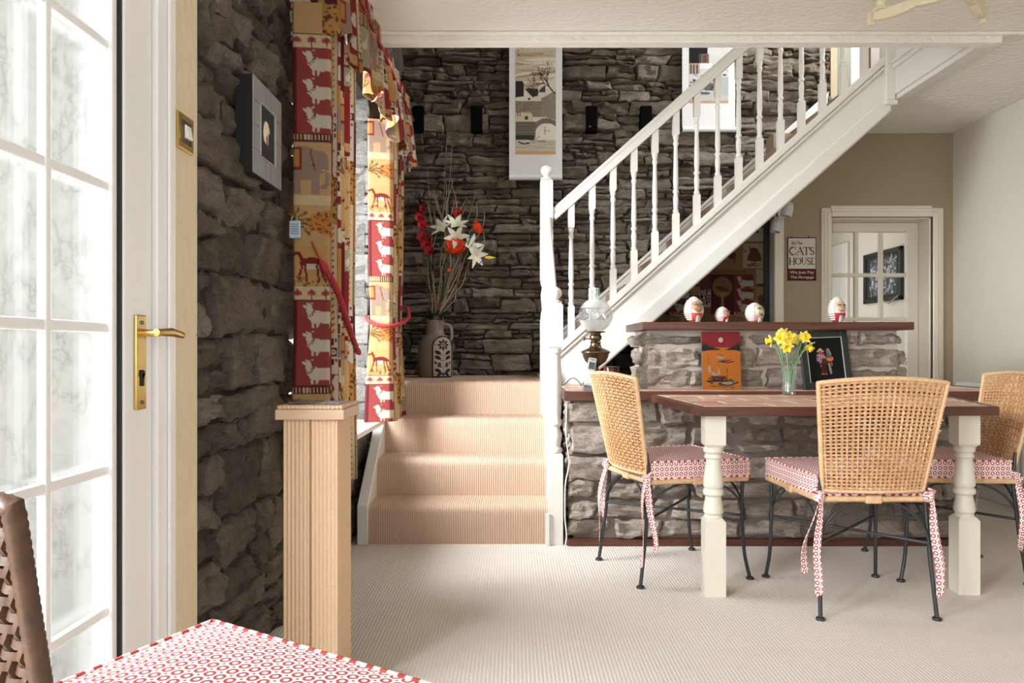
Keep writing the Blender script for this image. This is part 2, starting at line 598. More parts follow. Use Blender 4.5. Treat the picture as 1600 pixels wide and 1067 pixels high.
M['glass'] = m_glass('clear_glass')
M['glass_thick'] = m_glass('clear_vase_glass', (0.93, 0.97, 0.95), 0.06, 0.5)
M['frosted'] = m_glass('frosted_glass', (1, 1, 1), 0.72, 0.3)
M['etched'] = m_glass('etched_clear_glass', (0.9, 0.9, 0.9), 0.10, 0.6)
M['print'] = print_mat('printed_board')
M['print_gloss'] = print_mat('glossy_print', 0.3)
M['fabric'] = print_mat('animal_print_cotton', 0.85, 1.0, 0.12)

# ------------------------------------------------------------------ flat print: a small raster sampled onto fine meshes


class Cv:
    """colours in 0-255 sRGB; units: metres (x right, y down) times ppm"""

    def __init__(s, w, h, ppm, bgc):
        s.ppm = ppm
        s.W, s.H = max(2, int(w * ppm)), max(2, int(h * ppm))
        s.a = np.empty((s.H, s.W, 3)); s.a[:] = bgc

    def _box(s, x0, x1, y0, y1):
        i0 = max(0, int(math.floor(x0 * s.ppm))); i1 = min(s.W, int(math.ceil(x1 * s.ppm)) + 1)
        j0 = max(0, int(math.floor(y0 * s.ppm))); j1 = min(s.H, int(math.ceil(y1 * s.ppm)) + 1)
        if i1 <= i0 or j1 <= j0: return None
        X, Y = np.meshgrid((np.arange(i0, i1) + .5) / s.ppm, (np.arange(j0, j1) + .5) / s.ppm)
        return (slice(j0, j1), slice(i0, i1)), X, Y

    def rect(s, x0, y0, x1, y1, c):
        b = s._box(x0, x1, y0, y1)
        if b is None: return
        m = (b[1] >= x0) & (b[1] < x1) & (b[2] >= y0) & (b[2] < y1)
        s.a[b[0]][m] = c

    def ell(s, cx, cy, rx, ry, c, rot=0):
        r = max(rx, ry)
        b = s._box(cx - r, cx + r, cy - r, cy + r)
        if b is None: return
        dx, dy = b[1] - cx, b[2] - cy
        ca, sa = math.cos(rot), math.sin(rot)
        m = ((dx * ca + dy * sa) / rx) ** 2 + ((-dx * sa + dy * ca) / ry) ** 2 <= 1
        s.a[b[0]][m] = c

    def poly(s, pts, c):
        xs = [p[0] for p in pts]; ys = [p[1] for p in pts]
        b = s._box(min(xs), max(xs), min(ys), max(ys))
        if b is None: return
        m = np.zeros(b[1].shape, bool)
        n = len(pts)
        for i in range(n):
            x0, y0 = pts[i]; x1, y1 = pts[(i + 1) % n]
            if y0 == y1: continue
            k = ((y0 > b[2]) != (y1 > b[2])) & (b[1] < (x1 - x0) * (b[2] - y0) / (y1 - y0) + x0)
            m ^= k
        s.a[b[0]][m] = c

    def line(s, pts, w, c):
        for (x0, y0), (x1, y1) in zip(pts[:-1], pts[1:]):
            b = s._box(min(x0, x1) - w, max(x0, x1) + w, min(y0, y1) - w, max(y0, y1) + w)
            if b is None: continue
            dx, dy = x1 - x0, y1 - y0
            L = dx * dx + dy * dy + 1e-12
            t = np.clip(((b[1] - x0) * dx + (b[2] - y0) * dy) / L, 0, 1)
            m = (b[1] - x0 - t * dx) ** 2 + (b[2] - y0 - t * dy) ** 2 <= (w / 2) ** 2
            s.a[b[0]][m] = c

    def grad(s, y0, y1, c0, c1):
        j0, j1 = int(y0 * s.ppm), int(y1 * s.ppm)
        for j in range(max(j0, 0), min(j1, s.H)):
            k = (j - j0) / max(1, j1 - j0)
            s.a[j, :] = [a + (b - a) * k for a, b in zip(c0, c1)]

    def sample(s, u, v):
        i = np.clip(np.asarray(u) * s.ppm, 0, s.W - 1).astype(int)
        j = np.clip(np.asarray(v) * s.ppm, 0, s.H - 1).astype(int)
        return lin(s.a[j, i] / 255.0)


def print_panel(name, cv, w, h, O, U, mat, parent=None, step=0.003, label=None, D=(0, 0, -1)):
    """a flat printed sheet: O is the top-left corner, U points right, D points down"""
    O, U, D = Vector(O), Vector(U).normalized(), Vector(D).normalized()
    nu, nv = max(2, int(w / step)), max(2, int(h / step))
    mb = MB()
    mb.grid(lambda s, t: O + U * (w * s) + D * (h * t), nu, nv)
    uu = np.array([i / nu * w for j in range(nv + 1) for i in range(nu + 1)])
    vv = np.array([j / nv * h for j in range(nv + 1) for i in range(nu + 1)])
    mb.col = cv.sample(uu, vv)
    return build(name, mb, mat, parent, recalc=False, label=label)

# ------------------------------------------------------------------ fabric print (cows, elephants, palms, keys)
TAN = (206, 170, 120); CREAM = (222, 200, 160); RED = (138, 52, 54); DRED = (104, 36, 40)
BRN = (104, 62, 44); SAGE = (176, 170, 140); OFFW = (222, 210, 190); GREY = (168, 150, 138); OCH = (196, 140, 78)


def cow(c, x, y, s):
    k = s
    P = lambda q: [(x + a * k, y + b * k) for a, b in q]
    c.poly(P([(.16, .02), (.30, .06), (.36, .16), (.40, .30), (.52, .27), (.66, .33), (1.2, .32), (1.28, .45), (1.26, .72), (1.12, .76), (.55, .78), (.36, .74), (.20, .56), (.17, .40), (.14, .24), (.02, .14), (.04, .08), (.13, .10)]), OFFW)
    for lx in (.36, .50, 1.02, 1.16):
        c.poly(P([(lx, .7), (lx + .10, .7), (lx + .07, .92), (lx + .02, .92)]), OFFW)
    c.line(P([(.20, .50), (.32, .44), (.44, .28)]), .035 * k, BRN); c.line(P([(.24, .54), (.36, .48), (.48, .31)]), .02 * k, BRN)
    c.line(P([(.30, .06), (.42, .02)]), .03 * k, OFFW)
    c.ell(x + .15 * k, y + .11 * k, .018 * k, .018 * k, BRN)
    c.line(P([(.62, .74), (.9, .79), (1.1, .76)]), .012 * k, (150, 130, 112))


def lotus_band(c, x0, y0, w, h):
    c.rect(x0, y0, x0 + w, y0 + h, CREAM)
    n = max(1, int(w / .045))
    for i in range(n):
        cx = x0 + (i + .5) * w / n
        c.ell(cx - .008, y0 + h * .45, .007, h * .2, (176, 92, 96), .5)
        c.ell(cx + .008, y0 + h * .45, .007, h * .2, (176, 92, 96), -.5)
        c.ell(cx, y0 + h * .42, .007, h * .24, (160, 66, 74))
        c.line([(cx, y0 + h * .62), (cx, y0 + h * .9)], .002, BRN)
    c.rect(x0, y0, x0 + w, y0 + .003, BRN); c.rect(x0, y0 + h - .003, x0 + w, y0 + h, BRN)


def stripes(c, x0, y0, w, h):
    c.rect(x0, y0, x0 + w, y0 + h, (92, 46, 44))
    for i in range(int(w / .012)):
        c.rect(x0 + i * .012 + .003, y0 + .004, x0 + i * .012 + .008, y0 + h - .004, CREAM)


def cows_block(c, x0, y0, w, h):
    c.rect(x0, y0, x0 + w, y0 + h, (158, 70, 68))
    c.rect(x0, y0, x0 + .026, y0 + h, DRED)
    n = max(1, int(round(h / .095)))
    for i in range(n):
        cow(c, x0 + .045, y0 + i * h / n + .006, .098)
        if w > .2: cow(c, x0 + .17, y0 + i * h / n + .008, .1)


def elephant(c, x0, y0, w, h):
    c.rect(x0, y0, x0 + w, y0 + h, TAN)
    g = (164, 140, 124)
    c.ell(x0 + .045, y0 + h * .38, .07, h * .3, g)
    c.ell(x0 + .105, y0 + h * .36, .032, h * .2, g)
    c.line([(x0 + .125, y0 + h * .4), (x0 + .135, y0 + h * .62), (x0 + .128, y0 + h * .78), (x0 + .112, y0 + h * .8)], .016, g)
    for lx in (.008, .075):
        c.rect(x0 + lx, y0 + h * .5, x0 + lx + .03, y0 + h * .93, g)
    c.rect(x0, y0 + h * .1, x0 + .04, y0 + h * .5, RED)
    c.rect(x0, y0 + h * .15, x0 + .033, y0 + h * .44, OCH)
    c.line([(x0 + .07, y0 + h * .14), (x0 + .088, y0 + h * .5)], .005, RED)
    c.line([(x0 + .115, y0 + h * .5), (x0 + .14, y0 + h * .52)], .004, OFFW)
    c.rect(x0, y0 + h * .94, x0 + w, y0 + h, CREAM)


def palm(c, x0, y0, w, h, rng):
    c.rect(x0, y0, x0 + w, y0 + h, TAN)
    c.rect(x0, y0, x0 + w, y0 + h * .14, CREAM)
    c.poly([(x0 + w, y0 + h * .2), (x0 + w * .45, y0 + h * .35), (x0 + w * .4, y0 + h * .62), (x0 + w, y0 + h * .82)], (206, 138, 72))
    for i in range(40):
        c.ell(x0 + w * rng.uniform(.5, 1), y0 + h * rng.uniform(.3, .72), .003, .004, (126, 66, 38))
    for a in (-2.6, -2.1, -1.6, -1.1, -.6, -.2, .3):
        cx, cy = x0 + w * .12, y0 + h * .55
        c.line([(cx, cy), (cx + .03 * math.cos(a), cy + .03 * math.sin(a)), (cx + .058 * math.cos(a + .25), cy + .058 * math.sin(a + .25))], .010, (128, 98, 56))
        c.line([(cx, cy), (cx + .05 * math.cos(a + .15), cy + .05 * math.sin(a + .15))], .003, (190, 160, 104))


def antelope(c, x0, y0, w, h, rng):
    c.rect(x0, y0, x0 + w, y0 + h, (208, 164, 108))
    c.ell(x0 + w * .5, y0 + h * .42, .042, h * .15, (130, 44, 38))
    c.ell(x0 + w * .5, y0 + h * .5, .03, h * .07, OFFW)
    c.line([(x0 + w * .3, y0 + h * .4), (x0 + w * .2, y0 + h * .15), (x0 + w * .05, y0 + h * .2)], .012, (130, 44, 38))
    for lx, dx in ((.28, -.1), (.36, .02), (.62, .06), (.7, .12)):
        c.line([(x0 + w * lx, y0 + h * .48), (x0 + w * (lx + dx), y0 + h * .86)], .007, (130, 44, 38))
    c.line([(x0 + w * .78, y0 + h * .4), (x0 + w * .88, y0 + h * .6)], .005, (130, 44, 38))
    for i in range(26):
        c.ell(x0 + w * rng.random(), y0 + h * rng.uniform(.75, .98), .003, .005, rng.choice([(134, 60, 50), (116, 106, 60)]))


def keys(c, x0, y0, w, h):
    c.rect(x0, y0, x0 + w, y0 + h, OFFW)
    s = w / 2
    for j in range(int(h / s)):
        for i in range(2):
            a, b = x0 + i * s, y0 + j * s
            if (i + j) % 2 == 0:
                c.rect(a + .003, b + .003, a + s - .003, b + s - .003, (96, 32, 38))
                c.ell(a + s / 2, b + s / 2, s * .28, s * .28, OFFW); c.ell(a + s / 2, b + s / 2, s * .12, s * .12, RED)
            else:
                c.rect(a + .006, b + .006, a + s * .5, b + s - .006, (70, 34, 36)); c.rect(a + s * .62, b + .006, a + s - .006, b + s * .5, RED)


def sprigs(c, x0, y0, w, h, rng, bgc=CREAM):
    c.rect(x0, y0, x0 + w, y0 + h, bgc)
    j = 0
    y = y0 + .012
    while y < y0 + h - .006:
        c.ell(x0 + w * .3, y, .011, .004, (160, 50, 46), .7); c.ell(x0 + w * .72, y + .005, .011, .004, (160, 50, 46), -.7)
        if j % 3 == 1: c.ell(x0 + w * .5, y + .006, .006, .004, (96, 110, 70))
        y += .024; j += 1


def bird_block(c, x0, y0, w, h, rng):
    c.rect(x0, y0, x0 + w, y0 + h, SAGE)
    for i in range(6):
        a, b = x0 + w * rng.random(), y0 + h * rng.random()
        c.line([(a - .01, b), (a, b + .004), (a + .01, b - .002)], .002, (112, 110, 86))
    c.ell(x0 + w * .5, y0 + h * .4, .013, .018, OFFW, .4); c.line([(x0 + w * .5, y0 + h * .4), (x0 + w * .75, y0 + h * .15)], .006, OFFW)
    c.rect(x0, y0 + h - .03, x0 + w, y0 + h, RED)


def tree_block(c, x0, y0, w, h, rng):
    c.rect(x0, y0, x0 + w, y0 + h, (96, 34, 40))
    c.ell(x0 + w * .5, y0 + h * .3, w * .42, h * .24, (150, 122, 74))
    c.ell(x0 + w * .5, y0 + h * .34, w * .3, h * .05, BRN, .3)
    c.poly([(x0 + w * .45, y0 + h), (x0 + w * .47, y0 + h * .5), (x0 + w * .25, y0 + h * .42), (x0 + w * .75, y0 + h * .42), (x0 + w * .55, y0 + h * .5), (x0 + w * .6, y0 + h)], (186, 150, 96))


COL_W = [.155, .085, .07, .075, .095, .08]


def column(c, kind, x0, w, y0, H, rng):
    y = y0
    if kind == 0:
        seq = [(.05, lotus_band), (.3, cows_block), (.03, stripes), (.2, elephant), (.17, palm), (.14, antelope)]
    elif kind == 1:
        seq = [(.26, None), (.05, lotus_band), (.11, bird_block), (.2, 'red'), (.12, antelope)]
    elif kind == 2:
        seq = [(.14, 'spot'), (.16, keys), (.2, sprigs), (.03, stripes), (.16, 'tan')]
    elif kind == 3:
        seq = [(.42, sprigs), (.14, keys), (.1, 'red'), (.18, 'spot')]
    elif kind == 4:
        seq = [(.2, 'tan'), (.06, stripes), (.2, bird_block), (.16, tree_block), (.14, 'spot')]
    else:
        seq = [(.18, keys), (.2, 'red'), (.22, 'tan'), (.03, stripes)]
    i = 0
    while y < H:
        h, fn = seq[i % len(seq)]
        if fn in (None, 'tan'):
            c.rect(x0, y, x0 + w, y + h, TAN if fn is None else OCH)
            for q in range(7):
                a, b = x0 + w * rng.random(), y + h * rng.random()
                c.line([(a, b), (a + .008, b - .012)], .003, BRN); c.line([(a, b), (a - .008, b - .01)], .003, (120, 100, 62))
        elif fn == 'red':
            c.rect(x0, y, x0 + w, y + h, (146, 46, 48))
            c.ell(x0 + w, y + h * .3, w * .3, .03, OFFW); c.ell(x0 + w, y + h * .75, w * .3, .03, OFFW)
        elif fn == 'spot':
            c.rect(x0, y, x0 + w, y + h, (200, 148, 84))
            for q in range(int(h * w * 4200)):
                c.ell(x0 + w * rng.random(), y + h * rng.random(), .004, .006, (104, 62, 36), rng.random())
        elif fn in (palm, antelope, sprigs, bird_block, tree_block):
            fn(c, x0, y, w, h, rng)
        else:
            fn(c, x0, y, w, h)
        y += h; i += 1
    c.line([(x0, y0), (x0, H)], .003, BRN)


def fabric(width, height, start_kind=0, shift=0.0, seed=1):
    rng = random.Random(seed)
    c = Cv(width, height, 420, TAN)
    x, k = 0, start_kind
    first = True
    while x < width:
        w = COL_W[k % 6]
        column(c, k % 6, x, w, -(shift if first else rng.uniform(0, .3)), height, rng)
        x += w; k += 1; first = False
    return c


def densify(pts, step):
    out = [Vector(pts[0])]
    for a, b in zip(pts[:-1], pts[1:]):
        a, b = Vector(a), Vector(b)
        n = max(1, int((b - a).length / step))
        out += [a + (b - a) * (i / n) for i in range(1, n + 1)]
    return out


def smooth_pl(pts, it=3):
    P = [Vector(p) for p in pts]
    for _ in range(it):
        P = [P[0]] + [(P[i - 1] + 2 * P[i] + P[i + 1]) / 4 for i in range(1, len(P) - 1)] + [P[-1]]
    return P


# ------------------------------------------------------------------ rubble stone layout


def rubble(u0, u1, v0, v1, hr, lr, rng, psplit=0.35, wob=0.012, seed=0):
    """broken courses: list of quads [(u,v) x4 counter-clockwise]"""
    def line_at(k, u, base):
        if base <= v0 + 1e-6 or base >= v1 - 1e-6: return base
        return base + wob * 2 * noise.noise(Vector((u * 2.2, k * 7.31 + seed, 0.5)))
    quads = []
    v = v0; k = 0
    while v < v1 - 1e-6:
        h = rng.uniform(*hr)
        vt = v + h
        if v1 - vt < hr[0] * 0.7: vt = v1
        u = u0 - rng.uniform(0, lr[0])
        tl = 0
        while u < u1 - 1e-6:
            L = rng.uniform(*lr)
            un = u + L
            if u1 - un < lr[0] * 0.5: un = u1
            tr = rng.uniform(-.018, .018) if un < u1 else 0
            a, b = max(u, u0), un
            if b > u0:
                q = [(a - tl if a > u0 else a, line_at(k, a, v)), (b - tr, line_at(k, b, v)), (b + tr, line_at(k + 1, b, vt)), (a + tl if a > u0 else a, line_at(k + 1, a, vt))]
                stack = [q]
                if (vt - v) > hr[0] * 1.2 and rng.random() < psplit:
                    f = rng.uniform(.35, .65); f2 = f + rng.uniform(-.06, .06)
                    m0 = tuple(q[0][i] + (q[3][i] - q[0][i]) * f for i in (0, 1)); m1 = tuple(q[1][i] + (q[2][i] - q[1][i]) * f2 for i in (0, 1))
                    lo, hi = [q[0], q[1], m1, m0], [m0, m1, q[2], q[3]]
                    stack = [lo, hi]
                    if rng.random() < .5:
                        w = rng.choice((0, 1)); s = stack[w]; g = rng.uniform(.35, .65)
                        b0 = tuple(s[0][i] + (s[1][i] - s[0][i]) * g for i in (0, 1)); b1 = tuple(s[3][i] + (s[2][i] - s[3][i]) * (g + rng.uniform(-.05, .05)) for i in (0, 1))
                        stack = [stack[1 - w], [s[0], b0, b1, s[3]], [b0, s[1], s[2], b1]]
                quads += stack
            tl = tr; u = un
        v = vt; k += 1
    return quads


def stone_mb(q, O, U, N, rng, gap=.007, out=(.012, .04), back=-.03, rough=.01, rim=.012, nu=7, nv=5, cj=.005):
    O, U, N = Vector(O), Vector(U), Vector(N)
    V = Vector((0, 0, 1))
    cu = sum(p[0] for p in q) / 4; cv_ = sum(p[1] for p in q) / 4
    w = abs(q[1][0] - q[0][0]); h = abs(q[3][1] - q[0][1])
    Q = []
    for (u, v) in q:
        fu = max(0.3, 1 - 2 * gap / max(w, .02)); fv = max(0.3, 1 - 2 * gap / max(h, .02))
        Q.append((cu + (u - cu) * fu + rng.uniform(-.5, .5) * gap + rng.uniform(-1, 1) * cj, cv_ + (v - cv_) * fv + rng.uniform(-.5, .5) * gap + rng.uniform(-1, 1) * cj * .6))
    p = rng.uniform(*out)
    tu, tv = rng.uniform(-1, 1) * rough * .9, rng.uniform(-1, 1) * rough * .9
    sd = rng.uniform(0, 99)
    eu = min(.2, rim / max(w, .03)); ev = min(.3, rim / max(h, .03))
    S = [0, eu] + [eu + (1 - 2 * eu) * i / (nu - 2) for i in range(1, nu - 2)] + [1 - eu, 1]
    T = [0, ev] + [ev + (1 - 2 * ev) * i / (nv - 1) for i in range(1, nv - 1)] + [1 - ev, 1]
    vs, fs = [], []
    for j, t in enumerate(T):
        for i, s in enumerate(S):
            u = (Q[0][0] * (1 - s) + Q[1][0] * s) * (1 - t) + (Q[3][0] * (1 - s) + Q[2][0] * s) * t
            v = (Q[0][1] * (1 - s) + Q[1][1] * s) * (1 - t) + (Q[3][1] * (1 - s) + Q[2][1] * s) * t
            edge = i in (0, len(S) - 1) or j in (0, len(T) - 1)
            d = p + tu * (s - .5) * 2 + tv * (t - .5) * 2 + rough * 1.7 * noise.noise(Vector((u * 13, v * 20, sd))) + rough * 1.1 * noise.noise(Vector((u * 36, v * 50, sd + 3)))
            if edge:
                d -= rim * rng.uniform(.55, 1.0)
                u += (gap + cj) * 1.1 * noise.noise(Vector((u * 25, v * 25, sd + 5)))
                v += (gap + cj) * 1.1 * noise.noise(Vector((u * 25, v * 25, sd + 9)))
            vs.append(O + U * u + V * v + N * d)
    W = len(S); H = len(T)
    for j in range(H - 1):
        for i in range(W - 1):
            fs.append((j * W + i, j * W + i + 1, (j + 1) * W + i + 1, (j + 1) * W + i))
    ring = [i for i in range(W)] + [j * W + W - 1 for j in range(1, H)] + [(H - 1) * W + i for i in range(W - 2, -1, -1)] + [j * W for j in range(H - 2, 0, -1)]
    n0 = len(vs)
    for r in ring:
        pt = vs[r]
        d = (pt - O).dot(N)
        vs.append(pt - N * (d - back))
    m = len(ring)
    for k in range(m):
        fs.append((ring[k], n0 + k, n0 + (k + 1) % m, ring[(k + 1) % m]))
    mb = MB(); mb.add(vs, fs)
    return mb, w * h


def lay_stones(parent, quads, O, U, N, mat, seed, limit=300, keep=None, **kw):
    rng = random.Random(seed)
    L = []
    for q in quads:
        cu = sum(p[0] for p in q) / 4; cz = sum(p[1] for p in q) / 4
        if keep and not keep(cu, cz, q): continue
        L.append(stone_mb(q, O, U, N, rng, **kw))
    L.sort(key=lambda t: -t[1])
    for mb, a in L[:limit]:
        build('stone', mb, mat, parent, smooth=28, recalc=False)
    if len(L) > limit:
        r = MB()
        for mb, a in L[limit:]: r.add(mb.v, mb.f)
        build('small_stones', r, mat, parent, smooth=28, recalc=False, kind='stuff')


# ================================================================== STRUCTURE
XL, XR, YH, ZC, YB = -0.82, 3.17, 5.29, 2.55, 5.60


def struct(name, mb, mat, parent=None, label=None, cat=None, **kw):
    o = build(name, mb, mat, parent, **kw)
    if parent is None:
        o['kind'] = 'structure'
        if label: o['label'] = label
        if cat: o['category'] = cat
    return o


# floor (carpet)
fl = MB()
fl.add([(XL - .2, -2.1, 0), (XR + .1, -2.1, 0), (XR + .1, YB + 2.2, 0), (XL - .2, YB + 2.2, 0),
        (XL - .2, -2.1, -.1), (XR + .1, -2.1, -.1), (XR + .1, YB + 2.2, -.1), (XL - .2, YB + 2.2, -.1)],
       [(0, 1, 2, 3), (7, 6, 5, 4), (0, 4, 5, 1), (1, 5, 6, 2), (2, 6, 7, 3), (3, 7, 4, 0)])
fl.uv = [(v[0], v[1]) for v in fl.v]
struct('floor', fl, M['carpet'], label='beige loop-pile carpet covering the whole room floor', cat='floor')

# ceiling with the stairwell opening (x XL..2.36, y 3.66..YB)
OX, OY = 2.36, 3.66
cl = MB()
cl.box(XL - .2, XR + .1, -2.1, OY, ZC, ZC + .2)
cl.box(OX, XR + .1, OY, YH + .1, ZC, ZC + .2)
struct('ceiling', cl, M['ceiling'], label='off-white textured plaster ceiling', cat='ceiling')
tr = MB()
tr.box(XL, OX + .05, OY - .05, OY + .02, ZC - .047, ZC + .0)
tr.box(XL, OX + .17, OY - .075, OY - .05, ZC - .016, ZC + .0)
struct('trim_1', tr, M['ceiling'], label='painted timber edging along front of stairwell opening', cat='trim', bevel=.006, seg=2)
tr = MB()
tr.box(OX - .02, OX + .05, OY + .02, 4.5, ZC - .03, ZC + .0)
tr.box(OX - .03, OX - .005, OY + .02, 4.56, ZC + .0, 2.98)
tr.box(OX - .045, OX - .03, OY + .02, 4.5, ZC + .155, ZC + .185)
tr.box(OX - .055, OX - .03, OY + .02, 4.5, ZC + .185, ZC + .2)
struct('trim_2', tr, M['white_paint'], label='white panelled fascia closing the stairwell beside upper stairs', cat='trim', bevel=.003)

# left wall: core boxes with openings for the glazed door and the stone window
WY0, WY1, WZ0, WZ1 = 2.80, 4.30, .60, 2.46
lw = MB()
X0, X1 = XL - .45, XL - .03
lw.box(X0, X1, 1.915, WY0, 0, 4.6)
lw.box(X0, X1, WY1, YB + .3, 0, 4.6)
lw.box(X0, X1, WY0, WY1, 0, WZ0 - .03)
lw.box(X0, X1, WY0, WY1, WZ1, 4.6)
wall_left = struct('wall_left', lw, M['dark_mortar'], label='rough dark rubble stone wall with window on the entrance side', cat='wall')
pl = MB()
pl.box(XL - .08, XL + .005, 1.765, 1.917, 0, ZC)
pl.box(XL - .30, XL, -1.3, 1.765, 2.10, ZC)
pl.box(XL - .30, XL, -2.1, -1.3, 0, ZC)
build('plaster', pl, M['plaster_strip'], wall_left, bevel=.012, seg=2)
r_ = random.Random(5)
qs = rubble(1.90, 2.86, 0, 2.55, (.11, .21), (.18, .40), r_, .5, .014, 3)
lay_stones(wall_left, qs, (XL - .02, 0, 0), (0, 1, 0), (1, 0, 0), M['stone_left'], 11, gap=.005, out=(.0, .032), rough=.015, rim=.018, nu=9, nv=6, cj=.010,
           keep=lambda u, z, q: True)
qs = rubble(2.86, 4.34, 0, .57, (.12, .22), (.18, .4), r_, .45, .012, 9)
lay_stones(wall_left, qs, (XL - .02, 0, 0), (0, 1, 0), (1, 0, 0), M['stone_left'], 12, gap=.007, out=(.0, .02), rough=.012, rim=.014, nu=7, nv=5, cj=.008)
qs = rubble(4.34, 5.58, .8, 3.2, (.12, .24), (.22, .45), r_, .5, .012, 19)
lay_stones(wall_left, qs, (XL - .02, 0, 0), (0, 1, 0), (1, 0, 0), M['stone_left'], 13, gap=.006, out=(.0, .03), rough=.012, rim=.014, nu=7, nv=5, cj=.008)
# far reveal of the window (limewashed)
qs = rubble(0, .46, WZ0, WZ1, (.10, .2), (.16, .34), r_, .45, .010, 29)
lay_stones(wall_left, qs, (XL - .47, WY1 + .0, 0), (1, 0, 0), (0, -1, 0), M['stone_reveal'], 14, gap=.004, out=(.004, .014), rough=.006, rim=.008, nu=7, nv=5, cj=.006)

rv = MB(); rv.box(X0 - .02, X1 - .01, WY1 - .006, WY1 + .02, WZ0 - .03, WZ1); rv.box(X0 - .02, X1 - .01, WY0 - .02, WY0 + .004, WZ0 - .03, WZ1)
build('reveal_render', rv, M['stone_reveal'], wall_left)
# window_1: frame, bars, pane, sill
w1 = MB()
wx = XL - .40
for (a, b, c, d) in ((WY0, WY0 + .06, WZ0, WZ1), (WY1 - .06, WY1, WZ0, WZ1), (WY0, WY1, WZ0, WZ0 + .06), (WY0, WY1, WZ1 - .06, WZ1), (3.53, 3.58, WZ0, WZ1)):
    w1.box(wx - .03, wx + .03, a, b, c, d)
win1 = struct('window_1', w1, M['upvc'], label='white framed window in deep stone reveal behind the curtains', cat='window', bevel=.004)
build('pane', MB().box(wx - .004, wx + .004, WY0 + .06, WY1 - .06, WZ0 + .06, WZ1 - .06), M['glass'], win1)
build('window_sill', MB().box(wx + .03, -.715, WY0, 4.12, WZ0 - .022, WZ0 + .004), M['white_paint'], win1, bevel=.004, seg=2)

# back wall (stairwell) in coursed slate
bw = MB()
bw.box(XL - .3, 2.44, YB + .03, YB + .3, 0, 4.6)
wall_back = struct('wall_back', bw, M['dark_mortar'], label='tall brown-grey coursed stone wall behind the stairs', cat='wall')
SLOTS = [(-.708, 2.735), (-.268, 2.735), (.602, 2.735), (1.012, 2.735)]


def keep_back(u, z, q):
    if u > .95 and z < 1.05 + .8876 * (u - .634): return False
    if u > .2 and z < .55: return False
    return True


r_ = random.Random(8)
qs = rubble(-.84, 2.42, .55, 3.62, (.05, .125), (.12, .42), r_, .62, .010, 41)
lay_stones(wall_back, qs, (0, YB, 0), (1, 0, 0), (0, -1, 0), M['stone_back'], 15, limit=300, keep=keep_back, gap=.004, out=(-.012, .04), rough=.016, rim=.014, nu=8, nv=4, cj=.007)

# wall with the inner door
DX0, DX1, DZ = 2.286, 3.013, 1.945
hw = MB()
hw.box(1.88, DX0, YH, YH + .16, 0, ZC)
hw.box(DX1, XR, YH, YH + .16, 0, ZC)
hw.box(DX0, DX1, YH, YH + .16, DZ, ZC)
struct('wall_far', hw, M['wall_paint'], label='beige painted wall holding the inner glazed door', cat='wall')
struct('trim_3', MB().box(1.877, 1.945, YH - .03, YH + .16, 0, 2.2), M['casing'], label='cream corner post beside the animal-print hanging', cat='trim', bevel=.005)
rw = MB()
rw.box(XR, XR + .15, -2.1, YH + .16, 0, ZC)
struct('wall_right', rw, M['wall_paint_cool'], label='pale painted wall above the radiator', cat='wall')
struct('baseboard_right', MB().box(XR - .018, XR, -2.0, YH, 0, .12), M['white_paint'], bevel=.004, label='white skirting along the pale wall', cat='baseboard')
sk = MB(); sk.box(1.945, 2.215, YH - .018, YH, 0, .12); sk.box(3.1, XR, YH - .018, YH, 0, .12)
struct('baseboard_far', sk, M['white_paint'], bevel=.004, label='white skirting either side of the inner door', cat='baseboard')
# rear wall with wide window opening behind the camera
rr = MB()
rr.box(XL - .3, -.6, -2.25, -2.1, 0, ZC); rr.box(2.5, XR + .15, -2.25, -2.1, 0, ZC)
rr.box(-.6, 2.5, -2.25, -2.1, 0, .35); rr.box(-.6, 2.5, -2.25, -2.1, 2.3, ZC)
struct('wall_rear', rr, M['wall_paint_cool'], label='pale wall with wide window opening behind the camera', cat='wall')

# upper floor shell
up = MB()
up.box(XL - .3, 3.6, OY - .12, OY - .0, ZC + .2, 4.7)
up.box(XL - .3, 3.6, OY - .12, YB + 1.2, 4.6, 4.75)
up.box(3.5, 3.6, OY, YB + 1.2, ZC + .2, 4.7)
up.box(2.44, 3.6, YB + .05, YB + .2, ZC + .2, 4.7)
up.box(OX, 3.6, 4.6, YB + .2, ZC + .16, ZC + .2)
wu = struct('wall_upper', up, M['wall_paint_cool'], label='pale landing walls seen above the upper stairs', cat='wall')
ud = MB()
ud.box(2.425, 2.475, YB + .0, YB + .06, ZC + .2, 4.3)
struct('trim_4', ud, M['wall_paint'], label='beige door lining at the top of the stairs', cat='trim')
d3 = build('door_3', MB().box(2.475, 2.59, YB + .02, YB + .06, ZC + .2, 4.3), plain('dark_green_paint', rgb(72, 76, 40), .5))
tag(d3, 'dark green door edge glimpsed between upper balusters', 'door', kind='structure')
ub = build('trim_5', MB().box(2.735, 2.82, YB + .01, YB + .06, ZC + .2, 4.3), plain('dark_brown_wood', rgb(84, 66, 50), .5))
tag(ub, 'dark brown upright glimpsed at the top of the stairs', 'trim', kind='structure')

